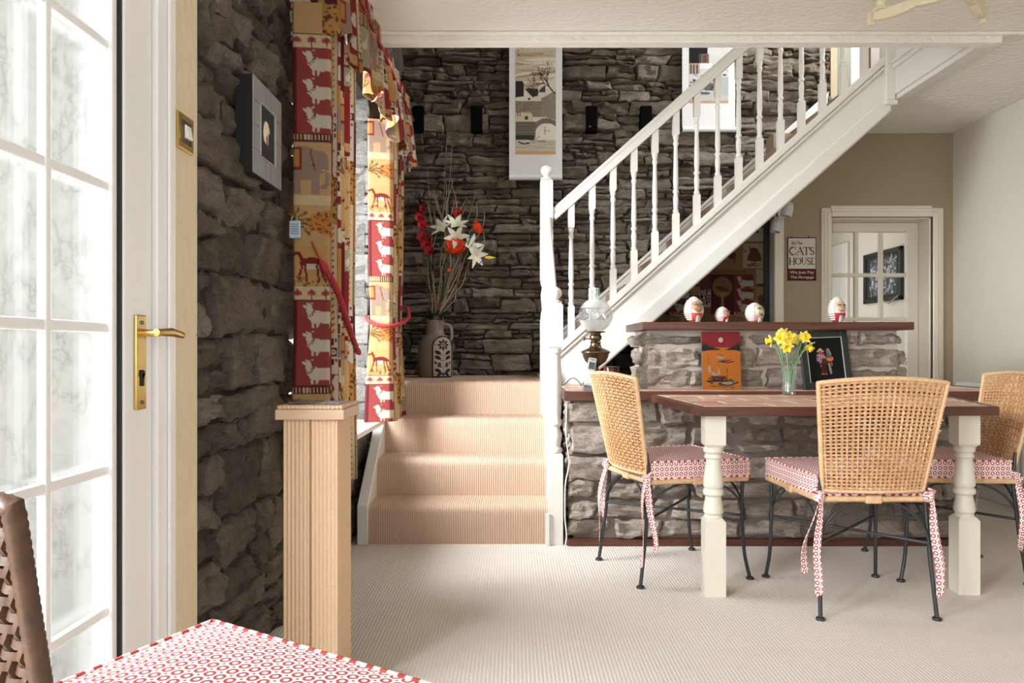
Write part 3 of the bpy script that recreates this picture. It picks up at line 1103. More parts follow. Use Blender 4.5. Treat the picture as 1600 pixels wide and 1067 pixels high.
# glazed inner door
dr = thing('door_2', 'white fifteen-pane glazed inner door in moulded casing', 'door', (2.65, 5.45, 0)); dr['kind'] = 'structure'
cs = MB()
for k, (o, t) in enumerate(((.066, .014), (.05, .022), (.03, .03))):
    for (a, b, c, d) in ((DX0 - o, DX0, 0, DZ + o), (DX1, DX1 + o * 1.25, 0, DZ + o), (DX0, DX1, DZ, DZ + o * 1.25)):
        cs.box(a, b, YH - t, YH, c, d)
cs.box(DX1 - .012, DX1, YH, YH + .16, 0, DZ); cs.box(DX0, DX0 + .012, YH, YH + .16, 0, DZ); cs.box(DX0, DX1, YH, YH + .16, DZ - .012, DZ)
build('casing', cs, M['casing'], dr, bevel=.004)
y0, y1 = 5.43, 5.47
GX = [2.362, 2.545, 2.728, 2.915]; GZ = [.26, .58, .90, 1.22, 1.545, 1.8625]
lf = MB()
lf.box(DX0 + .014, GX[0], y0, y1, .01, DZ - .014); lf.box(GX[3], DX1 - .014, y0, y1, .01, DZ - .014)
lf.box(GX[0], GX[3], y0, y1, .01, GZ[0]); lf.box(GX[0], GX[3], y0, y1, GZ[5], DZ - .014)
leaf = build('door_leaf', lf, M['casing'], dr, bevel=.004)
for g in GX[1:3]: build('glazing_bar', MB().box(g - .014, g + .014, y0 + .004, y1 - .004, GZ[0], GZ[5]), M['casing'], dr, bevel=.004)
for g in GZ[1:5]: build('glazing_bar', MB().box(GX[0], GX[3], y0 + .005, y1 - .005, g - .014, g + .014), M['casing'], dr, bevel=.004)
for i in range(3):
    for j in range(5):
        build('pane', MB().box(GX[i] + (.014 if i else 0), GX[i + 1] - (.014 if i < 2 else 0), 5.447, 5.453, GZ[j] + (.014 if j else 0), GZ[j + 1] - (.014 if j < 4 else 0)), M['glass'], dr)
hd = MB(); hd.box(2.315, 2.345, y0 - .012, y0, .93, 1.10); hd.tube([(2.33, y0 - .01, 1.06), (2.33, y0 - .045, 1.06), (2.42, y0 - .05, 1.06)], .009)
build('door_handle', hd, M['brass'], dr, smooth=40)

# hall beyond
HB = 8.6
hh = MB()
hh.box(3.34, 3.44, YH + .16, HB, 0, 2.3)
hh.box(1.1, 3.44, HB, HB + .1, 0, 2.3)
hh.box(1.0, 1.1, YB + .31, HB, 0, 2.3)
hh.box(1.0, 3.44, YB + .31, HB, 2.2, 2.3)
hh.box(XR, 3.34, YH + .16, YH + .3, 0, 2.3)
struct('wall_hall', hh, M['wall_paint_cool'], label='pale hallway walls seen through the inner door panes', cat='wall')
d4 = thing('door_4', 'white panelled hallway door seen through the inner door glass', 'door', (3.3, 7.8, 0)); d4['kind'] = 'structure'
m = MB(); m.box(3.31, 3.34, 7.28, 7.37, 0, 2.06); m.box(3.31, 3.34, 7.37, 8.25, 1.97, 2.06); m.box(3.31, 3.34, 8.16, 8.25, 0, 1.97)
build('casing', m, M['white_paint'], d4, bevel=.006)
m = MB(); m.box(3.325, 3.34, 7.37, 8.16, 0, 1.97)
build('door_leaf', m, M['white_paint'], d4)
for (a, b) in ((.25, .9), (1.05, 1.8)):
    m = MB(); m.box(3.318, 3.325, 7.47, 8.05, a, b); build('door_panel', m, M['white_paint'], d4, bevel=.004)
build('handle_plate', MB().box(3.30, 3.325, 7.385, 7.42, 1.0, 1.16), M['brass'], d4)

# ---- glazed outside door on the left (door_1)
d1 = thing('door_1', 'white glazed garden door with brass handle and georgian bars', 'door', (XL, 1.25, 0)); d1['kind'] = 'structure'
m = MB()
m.box(XL - .12, XL + .006, 1.692, 1.768, 0, 2.11)
m.box(XL - .12, XL + .012, .70, .78, 0, 2.11)
m.box(XL - .12, XL + .012, .78, 1.692, 2.04, 2.11)
m.box(XL - .12, XL + .012, .78, 1.692, 0, .03)
m.box(XL + .006, XL + .014, 1.735, 1.768, 0, 2.11)
build('door_frame', m, M['upvc'], d1, bevel=.006, seg=2)
xl = XL - .075
GY0, GY1, GZ0, GZ1 = .88, 1.552, .17, 1.935
m = MB()
m.box(xl, xl + .07, GY1 + .012, 1.688, .035, 2.035); m.box(xl, xl + .07, .785, GY0 - .012, .035, 2.035)
m.box(xl, xl + .07, GY0 - .012, GY1 + .012, .035, GZ0 - .012); m.box(xl, xl + .07, GY0 - .012, GY1 + .012, GZ1 + .012, 2.035)
build('door_leaf', m, M['upvc'], d1, bevel=.006, seg=2)
m = MB()
m.box(xl + .058, xl + .0665, GY1 + .0055, GY1 + .0125, GZ0, GZ1); m.box(xl + .028, xl + .0665, GY0 - .013, GY0 - .007, GZ0, GZ1)
build('gasket', m, M['gasket'], d1)
m = MB()
for (a, b, c, d) in ((GY1 - .016, GY1 + .007, GZ0 - .01, GZ1 + .01), (GY0 - .007, GY0 + .022, GZ0 - .01, GZ1 + .01), (GY0, GY1, GZ0 - .01, GZ0 + .018), (GY0, GY1, GZ1 - .018, GZ1 + .01)):
    m.box(xl + .02, xl + .060, a, b, c, d)
build('glazing_bead', m, M['upvc'], d1, bevel=.005, seg=2)
XV = xl + .048
for z in (1.635, 1.339, 1.044, .747, .452):
    build('glazing_bar', MB().box(XV - .012, XV + .004, GY0, GY1, z - .011, z + .011), M['upvc'], d1, bevel=.004, seg=2)
for y in (1.337, 1.122):
    build('glazing_bar', MB().box(XV - .012, XV + .006, y - .0095, y + .0095, GZ0, GZ1), M['upvc'], d1, bevel=.004, seg=2)
build('pane', MB().box(xl + .018, xl + .024, GY0, GY1, GZ0, GZ1), M['glass'], d1)
m = MB(); m.box(xl + .07, xl + .078, 1.603, 1.647, .866, 1.075)
hb = build('handle_plate', m, M['brass'], d1, bevel=.003, seg=2)
m = MB(); m.tube([(xl + .075, 1.625, 1.035), (xl + .118, 1.625, 1.035)], .0085); m.tube([(xl + .113, 1.617, 1.036), (xl + .116, 1.68, 1.038), (xl + .113, 1.745, 1.032)], [.0085, .0105, .008], 8)
build('door_handle', m, M['brass'], d1, smooth=50)
m = MB(); m.tube([(xl + .077, 1.625, .945), (xl + .081, 1.625, .945)], .009, 12); m.box(xl + .077, xl + .081, 1.620, 1.630, .918, .945)
build('keyhole', m, M['black'], d1)
for z in (.882, 1.058): build('screw', MB().ball((xl + .078, 1.625, z), .0045, 8, 5), M['dark_brass'], d1)

# side glazing behind the door (out of view), posts only
m = MB()
for y in (.62, -.3, -1.28): m.box(XL - .12, XL, y - .04, y + .04, 0, 2.1)
m.box(XL - .12, XL, -1.3, .7, 0, .05); m.box(XL - .12, XL, -1.3, .7, 2.04, 2.1)
w2 = struct('window_2', m, M['upvc'], label='white framed fixed glazing beside the garden door', cat='window')

# outside: rendered wall and paving
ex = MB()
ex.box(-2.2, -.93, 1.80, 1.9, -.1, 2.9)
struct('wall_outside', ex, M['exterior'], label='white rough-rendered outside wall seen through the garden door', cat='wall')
struct('ground_outside', MB().box(-6, XL - .21, -4, 2.25, -.2, -.08), M['paving'], label='pale paving outside the garden door', cat='ground')

# ================================================================== STAIRS
st = thing('staircase', 'white turned-baluster staircase with beige carpeted steps', 'staircase', (.21, 4.0, 0))
SX0, SX1 = -.735, .185
RY = [3.77, 4.016, 4.262, 4.51]; RISE = .2


def carpet_step(x0, x1, yf, z0, z1, yb, top=None):
    """riser + rounded nosing + tread, with uv in metres along the pile"""
    prof = [(yf, z0)]
    prof += [(yf, z0 + (z1 - z0 - .05) * k / 3) for k in (1, 2, 3)]
    cx, cz, r = yf + .036, z1 - .036, .036
    for k in range(7):
        a = PI - (PI * .5) * k / 6
        prof.append((cx + r * math.cos(a), cz + r * math.sin(a)))
    prof += [(yf + .036 + (yb - yf - .036) * k / 3, z1) for k in (1, 2, 3)]
    n = len(prof)
    mb = MB(); uv = []
    L = 0; Ls = [0]
    for a, b in zip(prof[:-1], prof[1:]):
        L += math.hypot(b[0] - a[0], b[1] - a[1]); Ls.append(L)
    NX = 8
    vs = []
    for i in range(NX + 1):
        x = x0 + (x1 - x0) * i / NX
        for k, (y, z) in enumerate(prof):
            vs.append((x, y, z)); uv.append((x, Ls[k]))
    fs = [(i * n + k, (i + 1) * n + k, (i + 1) * n + k + 1, i * n + k + 1) for i in range(NX) for k in range(n - 1)]
    # closed sides, back and base
    b0 = len(vs)
    vs += [(x0, yb, z0), (x1, yb, z0)]; uv += [(x0, 0), (x1, 0)]
    fs.append(tuple([b0] + [k for k in range(n - 1, -1, -1)]))
    fs.append(tuple([b0 + 1] + [NX * n + k for k in range(n)]))
    fs.append((b0, b0 + 1, NX * n + n - 1, n - 1)); fs.append((0, NX * n, b0 + 1, b0))
    mb.add(vs, fs); mb.uv = uv
    return mb


for i in range(4):
    yb = RY[i + 1] + .002 if i < 3 else 5.56
    xl_ = SX0 if i < 3 else -.80
    build('step', carpet_step(xl_, SX1, RY[i], i * RISE if i < 3 else .55, (i + 1) * RISE, yb), M['stair_carpet'], st, smooth=40)


def string_board(x0, x1, ys, zs):     # closed stringer polygon in y,z
    m = MB(); m.extrude_x(list(zip(ys, zs)), x0, x1); return m


sl = RISE / .246
build('stringer', string_board(-.79, -.735, [3.75, 3.75, 4.27, 4.6, 4.6, 4.2], [0, .20, .615, .88, .7, .2]), M['white_paint'], st, bevel=.003)
build('stringer', string_board(.185, .225, [3.80, 3.80, 4.52, 4.52, 4.2], [0, .30, .95, .5, .1]), M['white_paint'], st, bevel=.003)
# panel closing the side of the landing
m = MB(); m.box(.19, .225, 4.5, 5.56, .45, .82)
build('landing_panel', m, M['white_paint'], st)


def square_block(m, cx, cy, h, z0, z1, ch=.0):
    m.box(cx - h, cx + h, cy - h, cy + h, z0, z1)


def turned(m, cx, cy, prof, n=18):
    m.lathe([(r, 0) for r, z in prof] if False else [(r, z) for r, z in prof], cx, cy, 0, n)


def block_chamfer(m, cx, cy, h, z0, z1, up=False, down=False, c=.012):
    """square block whose turned end(s) are rounded off at the corners"""
    a0, a1 = (z0 + (c if down else 0)), (z1 - (c if up else 0))
    m.box(cx - h, cx + h, cy - h, cy + h, a0, a1)
    s = h * .72
    if up:
        m.hexa([(cx - h, cy - h, a1), (cx + h, cy - h, a1), (cx + h, cy + h, a1), (cx - h, cy + h, a1), (cx - s, cy - s, z1), (cx + s, cy - s, z1), (cx + s, cy + s, z1), (cx - s, cy + s, z1)])
    if down:
        m.hexa([(cx - s, cy - s, z0), (cx + s, cy - s, z0), (cx + s, cy + s, z0), (cx - s, cy + s, z0), (cx - h, cy - h, a0), (cx + h, cy - h, a0), (cx + h, cy + h, a0), (cx - h, cy + h, a0)])


# lower newel
nx, ny, hh_ = .222, 3.78, .0375
m = MB()
block_chamfer(m, nx, ny, hh_, 0, .47, up=True)
turned(m, nx, ny, [(.026, .46), (.037, .475), (.037, .487), (.027, .50), (.031, .53), (.037, .56), (.026, .585), (.024, .60), (.036, .615), (.036, .63), (.028, .645), (.031, .67),
                   (.034, .78), (.0335, .86), (.028, .955), (.027, .97), (.036, .98), (.036, .99), (.028, 1.003)])
block_chamfer(m, nx, ny, hh_, 1.0, 1.235, up=True, down=True)
nw = build('newel_post', m, M['white_paint'], st, smooth=35)
m = MB(); m.lathe([(.02, 1.232), (.034, 1.236), (.034, 1.243), (.018, 1.25), (.018, 1.258)], nx, ny, 0, 18); m.ball((nx, ny, 1.285), .034, 18, 12)
build('ball_finial', m, M['white_paint'], nw, smooth=50)
m = MB(); m.box(nx - .052, nx - .03, ny - .05, ny - .036, 0, .165)
build('skirting_block', m, M['white_paint'], st, bevel=.003)
# upper newel
ux, uy = .212, 4.53
m = MB()
block_chamfer(m, ux, uy, .0385, 1.74, 2.04, up=True, down=False)
m.box(ux - .039, ux + .039, uy - .039, uy + .039, 1.42, 1.735)
turned(m, ux, uy, [(.036, 1.43), (.037, 1.40), (.028, 1.38), (.036, 1.33), (.028, 1.24), (.034, 1.22), (.037, 1.19), (.03, 1.17)])
m.box(ux - .0385, ux + .0385, uy - .0385, uy + .0385, .4, 1.18)
nw2 = build('newel_post', m, M['white_paint'], st, smooth=35)
m = MB(); m.lathe([(.022, 2.037), (.034, 2.042), (.034, 2.05), (.018, 2.058), (.018, 2.066)], ux, uy, 0, 18); m.ball((ux, uy, 2.097), .036, 18, 12)
build('ball_finial', m, M['white_paint'], nw2, smooth=50)
# short handrail between the newels and its two balusters


def rail_profile(w, h):
    return [(-w * .5, -h * .5), (w * .5, -h * .5), (w * .5, -h * .1), (w * .42, h * .05), (w * .5, h * .22), (w * .36, h * .45), (0, h * .5), (-w * .36, h * .45), (-w * .5, h * .22), (-w * .42, h * .05), (-w * .5, -h * .1)]


def sweep(prof, a, b, side):
    """prof in (side, up-perp) plane swept from a to b"""
    a, b, side = Vector(a), Vector(b), Vector(side).normalized()
    t = (b - a).normalized(); upv = side.cross(t)
    if upv.z < 0: upv = -upv
    n = len(prof)
    vs = [a + side * p + upv * q for p, q in prof] + [b + side * p + upv * q for p, q in prof]
    fs = [tuple(range(n)), tuple(range(2 * n - 1, n - 1, -1))] + [(i, n + i, n + (i + 1) % n, (i + 1) % n) for i in range(n)]
    m = MB(); m.add(vs, fs); return m


build('handrail', sweep(rail_profile(.052, .062), (.215, ny + .02, 1.17), (.212, uy - .03, 1.78), (1, 0, 0)), M['white_paint'], st, smooth=30)


def baluster(cx, cy, z0, z1):
    m = MB()
    H = z1 - z0; h = .0195
    f = lambda t: z0 + H * t
    # slanted ends are buried in rail and string
    block_chamfer(m, cx, cy, h, f(0), f(.245), up=True, c=.008)
    m.lathe([(.012, f(.24)), (.018, f(.252)), (.018, f(.26)), (.013, f(.272)), (.0165, f(.33)), (.017, f(.35)), (.012, f(.385)), (.0185, f(.395)), (.0185, f(.405)), (.0125, f(.418)),
             (.0165, f(.46)), (.0145, f(.6)), (.0115, f(.735)), (.0165, f(.75)), (.0165, f(.76)), (.012, f(.775)), (.0175, f(.8)), (.0175, f(.81)), (.013, f(.822))], cx, cy, 0, 12)
    block_chamfer(m, cx, cy, h, f(.815), f(1), down=True, c=.008)
    return m


for y in (4.02, 4.27):
    k = (y - 3.8) / .72
    build('baluster', baluster(.212, y, .30 + .65 * k - .02, 1.17 + .61 * (y - ny) / (uy - ny) - .02), M['white_paint'], st, smooth=35)

# main flight
SLP = .8876
zc = lambda x: 1.3326 + SLP * (x - .634)          # top of outer string capping at the room side
ang = math.atan(SLP)
XA, XB = .235, 2.30


def slab(x0, x1, t0, t1, y0, y1):                 # band between zc+t0 and zc+t1 (vertical offsets)
    m = MB(); m.extrude_y([(x0, zc(x0) + t0), (x1, zc(x1) + t0), (x1, zc(x1) + t1), (x0, zc(x0) + t1)], y0, y1); return m


build('string_capping', slab(XA, XB, -.055, 0, 4.485, 4.575), M['white_paint'], st, bevel=.008, seg=2)
build('string_moulding', slab(XA, XB, -.085, -.055, 4.497, 4.565), M['white_paint'], st, bevel=.008, seg=2)
build('stringer', slab(XA, XB, -.27, -.08, 4.515, 4.56), M['white_paint'], st)
build('string_base_board', slab(XA + .0, XB + .02, -.375, -.25, 4.490, 4.56), M['white_paint'], st, bevel=.012, seg=2)
build('wall_string', slab(.30, 2.36, -.33, .045, 5.50, 5.54), M['white_paint'], st, bevel=.004)
build('wall_string_moulding', slab(.30, 2.36, .02, .05, 5.485, 5.50), M['white_paint'], st, bevel=.004)
build('soffit', slab(.30, 2.36, -.385, -.36, 4.56, 5.5), M['white_paint'], st)
build('handrail', sweep(rail_profile(.058, .066), (.245, 4.53, zc(.245) + .83), (2.36, 4.53, zc(2.36) + .83), (0, 1, 0)), M['white_paint'], st, smooth=30)
for k in range(15):
    x = .364 + .1288 * k
    build('baluster', baluster(x, 4.53, zc(x) - .03, zc(x) + .80), M['white_paint'], st, smooth=35)
m = MB(); m.box(2.275, 2.335, 4.475, 4.56, 2.50, 3.4); m.box(2.265, 2.345, 4.465, 4.56, 2.485, 2.515)
build('end_post', m, M['white_paint'], st, bevel=.006)
for k in range(9):
    x = .25 + .2254 * k; z = .8 + .2 * (k + 1)
    m = MB(); m.box(x, x + .2254 + .03, 4.565, 5.5, z - .17, z)
    m.uv = [(v[1], v[0] + v[2]) for v in m.v]
    build('step', m, M['stair_carpet'], st, bevel=.0)

# ================================================================== STONE BAR (half wall), worktop, shelf, table
BX0, BX1, BY = .285, 2.37, 3.75
bar = thing('stone_bar', 'grey-buff stone half wall with raised back under the stairs', 'half wall', (1.3, 4.0, 0))
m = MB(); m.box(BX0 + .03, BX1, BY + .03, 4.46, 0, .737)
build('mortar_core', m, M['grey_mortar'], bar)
m = MB(); m.box(.735, 2.08, 3.98, 4.40, .785, 1.10)
build('mortar_core', m, M['mortar'], bar)
build('plinth', MB().box(BX0 - .005, BX1 + .005, BY - .025, BY + .03, 0, .032), M['wood'], bar, bevel=.004)
r_ = random.Random(21)
qs = rubble(BX0, BX1, .035, .735, (.085, .15), (.18, .46), r_, .3, .004, 3)
lay_stones(bar, qs, (0, BY + .035, 0), (1, 0, 0), (0, -1, 0), M['stone_bar'], 31, gap=.008, out=(.012, .045), rough=.014, rim=.014, nu=9, nv=6, cj=.005)
qs = rubble(0, .5, .035, .735, (.085, .15), (.12, .3), r_, .3, .004, 13)
lay_stones(bar, qs, (BX0 + .035, BY + .54, 0), (0, -1, 0), (-1, 0, 0), M['stone_bar'], 32, gap=.008, out=(.008, .035), rough=.014, rim=.014, nu=8, nv=6, cj=.005)
qs = rubble(.715, 2.10, .788, 1.085, (.085, .12), (.22, .5), r_, .08, .003, 23)
lay_stones(bar, qs, (0, 3.985, 0), (1, 0, 0), (0, -1, 0), M['stone_bar'], 33, gap=.009, out=(.012, .045), rough=.017, rim=.018, nu=10, nv=6, cj=.005)
qs = rubble(0, .45, .788, 1.085, (.085, .12), (.16, .3), r_, .05, .003, 33)
lay_stones(bar, qs, (.735, 4.42, 0), (0, -1, 0), (-1, 0, 0), M['stone_bar'], 34, gap=.009, out=(.01, .04), rough=.017, rim=.018, nu=8, nv=6, cj=.005)
qs = rubble(0, .45, .788, 1.085, (.085, .12), (.16, .3), r_, .05, .003, 43)
lay_stones(bar, qs, (2.075, 3.97, 0), (0, 1, 0), (1, 0, 0), M['stone_bar'], 35, gap=.009, out=(.0, .06), rough=.017, rim=.018, nu=8, nv=6, cj=.005)

# worktop
wt = thing('worktop', 'brown wood-edged tiled worktop capping the stone bar', 'worktop', (1.3, 4.0, .74))
m = MB(); m.box(.262, 2.62, 3.715, 3.74, .737, .785); m.box(.262, .285, 3.74, 4.5, .737, .785); m.box(2.6, 2.62, 3.74, 4.46, .737, .785)
build('wood_edge', m, M['wood'], wt, bevel=.005, seg=2)
build('substrate', MB().box(.285, 2.6, 3.74, 4.46, .739, .7815), M['grout'], wt)


def tiles(parent, x0f, x1f, ya, yb, z, tw, th, g, rows_off=0, exclude=None):
    n = 0
    y = ya; r = 0
    while y < yb - .01:
        y2 = min(y + th, yb)
        xa, xb = x0f((y + y2) / 2), x1f((y + y2) / 2)
        x = xa - (tw * .5 if (r + rows_off) % 2 else 0)
        while x < xb - .01:
            a, b = max(x, xa), min(x + tw, xb)
            if b - a > .012 and not (exclude and exclude(a, b, y, y2)):
                build('tile', MB().box(a + g, b - g, y + g, y2 - g, z - .006, z), M['tile'], parent, bevel=.0015)
            x += tw
        y = y2; r += 1


tiles(wt, lambda y: .287, lambda y: 2.598, 3.742, 4.02, .7845, .2, .14, .003)
tiles(wt, lambda y: .287, lambda y: .70, 4.02, 4.45, .7845, .2, .143, .003)

sh = thing('bar_shelf', 'thick dark wood shelf topping the raised stone back', 'shelf', (1.4, 4.1, 1.10))
m = MB(); m.prism([(.688, 3.885), (2.125, 3.885), (2.125, 4.40), (.68, 4.40)], 1.100, 1.142)
build('board', m, M['wood'], sh, bevel=.004, seg=2)

# dining table
TZ = .770
tb = thing('dining_table', 'wood-edged terracotta-tiled dining table on cream turned legs', 'table', (1.35, 3.3, 0))
FLx, FRx, BLx, BRx = (.742, 2.905), (1.945, 2.935), (.700, 3.712), (2.17, 3.712)


def lerp2(a, b, t): return (a[0] + (b[0] - a[0]) * t, a[1] + (b[1] - a[1]) * t)


e = .028
iFL, iFR = (FLx[0] + e, FLx[1] + e), (FRx[0] - e, FRx[1] + e)
iBL, iBR = (BLx[0] + e, BLx[1]), (BRx[0] - e, BRx[1])
m = MB()
m.prism([FLx, FRx, iFR, iFL], TZ - .037, TZ); m.prism([FLx, iFL, iBL, BLx], TZ - .037, TZ); m.prism([FRx, BRx, iBR, iFR], TZ - .037, TZ)
build('wood_edge', m, M['wood'], tb, bevel=.004, seg=2)
m = MB(); m.prism([iFL, iFR, iBR, iBL], TZ - .03, TZ - .0018)
build('substrate', m, M['grout'], tb)
xl0 = lambda y: iFL[0] + (iBL[0] - iFL[0]) * (y - iFL[1]) / (iBL[1] - iFL[1]) + .002
xr0 = lambda y: iFR[0] + (iBR[0] - iFR[0]) * (y - iFR[1]) / (iBR[1] - iFR[1]) - .002
tiles(tb, xl0, xr0, 2.966, 3.71, TZ - .0005, .30, .148, .0065)


def table_leg(cx, cy, rz):
    m = MB(); h = .0415
    block_chamfer(m, 0, 0, h, 0, .315, up=True, c=.014)
    m.lathe([(.03, .305), (.037, .312), (.037, .32), (.033, .325), (.040, .334), (.0405, .345), (.038, .362), (.032, .395), (.032, .400), (.041, .408), (.042, .417), (.039, .427), (.034, .431),
             (.040, .440), (.0405, .452), (.038, .48), (.032, .525), (.029, .545), (.030, .552), (.036, .557), (.036, .564), (.031, .572), (.040, .582), (.0405, .594), (.034, .602)], 0, 0, 0, 24)
    block_chamfer(m, 0, 0, h, .600, TZ - .03, down=True, c=.012)
    m.xf(Matrix.Translation((cx, cy, 0)) @ Matrix.Rotation(rz, 4, 'Z'))
    return m


build('leg', table_leg(.822, 3.005, -.05), M['cream_paint'], tb, smooth=35)
build('leg', table_leg(1.862, 3.03, -.09), M['cream_paint'], tb, smooth=35)

# ================================================================== CHAIRS AND CUSHIONS
def back_pt(s, t):
    """rattan back surface, s -1..1 across, t 0..1 up (chair-local, facing +y)"""
    hw = .188 + (.236 - .188) * t
    z = .470 + .405 * t + (.018 * (1 - s * s)) * t
    y = -.215 - .078 * t - .035 * (1 - s * s)
    return Vector((hw * s, y, z))


def make_weave(nv=22, nh=29, rv=.0042, rh=.0038):
    m = MB()
    n = Vector((0, -1, .18)).normalized()
    for i in range(nv):
        s = -1 + 2 * (i + .5) / nv
        P = []
        for j in range(nh * 2 + 1):
            t = j / (nh * 2)
            o = .0032 * math.cos(PI * (t * nh - .5 + i)) * 1.0
            P.append(back_pt(s * .975, .012 + t * .976) + n * o)
        m.tube(P, rv, 4, flat=1.3)
    for j in range(nh):
        t = (j + .5) / nh
        P = []
        for i in range(nv * 2 + 1):
            s = -1 + 2 * i / (nv * 2)
            o = -.0032 * math.cos(PI * (i / 2 - .5 + j))
            P.append(back_pt(s * .975, .012 + t * .976) + n * o)
        m.tube(P, rh, 4, flat=1.15)
    return m


def wrapped(path, r, pitch=.008):
    D = densify(path, pitch / 2)
    R = [r * (1.0 if i % 2 else 1.13) for i in range(len(D))]
    m = MB(); m.tube(D, R, 8); return m


def make_chair(name, label, mats):
    c = thing(name, label, 'chair', (0, 0, 0), None)
    cane, wrap = mats
    m = make_weave(); build('woven_back', m, cane, c, kind='stuff', recalc=False, smooth=60)
    path = [back_pt(-1, t / 10) for t in range(11)] + [back_pt(-1 + s / 6, 1) for s in range(1, 12)] + [back_pt(1, 1 - t / 10) for t in range(11)]
    build('back_frame', wrapped(path, .0085), wrap, c, smooth=60, recalc=False)
    build('bottom_rail', wrapped([back_pt(-1 + s / 5, 0) for s in range(11)], .007), wrap, c, smooth=60, recalc=False)
    # seat: wrapped cane frame
    P = [(-.205, -.215, .437), (.205, -.215, .437), (.238, .235, .437), (-.238, .235, .437)]
    m = MB(); m.prism([(x, y) for x, y, z in P], .430, .446)
    build('seat_panel', m, cane, c, bevel=.004)
    for (a, b) in ((0, 1), (1, 2), (2, 3), (3, 0)):
        build('seat_rail', wrapped([P[a], P[b]], .011), wrap, c, smooth=60, recalc=False)
    for (x, y, rot) in ((0, -.217, 0), (.222, .01, 1), (-.222, .01, 1), (0, .237, 0)):
        m = MB(); m.box(x - (.014 if rot else .03), x + (.014 if rot else .03), y - (.03 if rot else .014), y + (.03 if rot else .014), .421, .452)
        build('cane_binding', m, wrap, c, bevel=.004)
    # iron legs, each with a flat foot
    F = [(-.215, -.262), (.215, -.262), (.236, .250), (-.236, .250)]
    T = [(-.199, -.212), (.199, -.212), (.226, .222), (-.226, .222)]
    for k, ((fx, fy), (tx, ty)) in enumerate(zip(F, T)):
        m = MB()
        if k < 2:
            pts = [(fx, fy, .006), (fx + (tx - fx) * .55, fy + (ty - fy) * .6, .22), (tx, ty, .43), (tx * .985, ty - .006, .50), (tx * .99, ty - .012, .56)]
        else:
            pts = [(fx * 1.02, fy, .006), (fx + (tx - fx) * .6, fy + (ty - fy) * .75, .10), (tx, ty - .003, .28), (tx, ty, .435)]
        m.tube(smooth_pl(densify(pts, .03), 2), .0078, 8)
        lg = build('leg', m, M['iron'], c, smooth=60)
        m = MB(); m.lathe([(.016, 0), (.0175, .004), (.016, .009), (.009, .012)], pts[0][0], pts[0][1], 0, 14)
        build('foot_disc', m, M['iron'], lg, smooth=40)
    K = [Vector((F[i][0] + (T[i][0] - F[i][0]) * .62, F[i][1] + (T[i][1] - F[i][1]) * .62, .275)) for i in range(4)]
    for (a, b) in ((0, 2), (1, 3)):
        m = MB(); m.tube([K[a], K[b]], .006, 8); build('cross_stretcher', m, M['iron'], c, smooth=60)
    for (a, b) in ((0, 1), (1, 2), (2, 3), (3, 0)):
        A, B = Vector(T[a] + (.428,)), Vector(T[b] + (.428,))
        for (k, q, s) in ((a, A + (B - A) * .42, A), (b, A + (B - A) * .58, B)):
            P0 = K[k] + Vector((0, 0, -.02))
            P = []
            for i in range(9):
                t = i / 8
                base = P0.lerp(Vector((q.x, q.y, P0.z)), 1 - math.cos(t * PI / 2))
                P.append(Vector((base.x, base.y, P0.z + (q.z - P0.z) * math.sin(t * PI / 2))))
            m = MB(); m.tube(P, .0055, 8); build('arched_brace', m, M['iron'], c, smooth=60)
    return c


CZ0, CZ1 = .450, .522


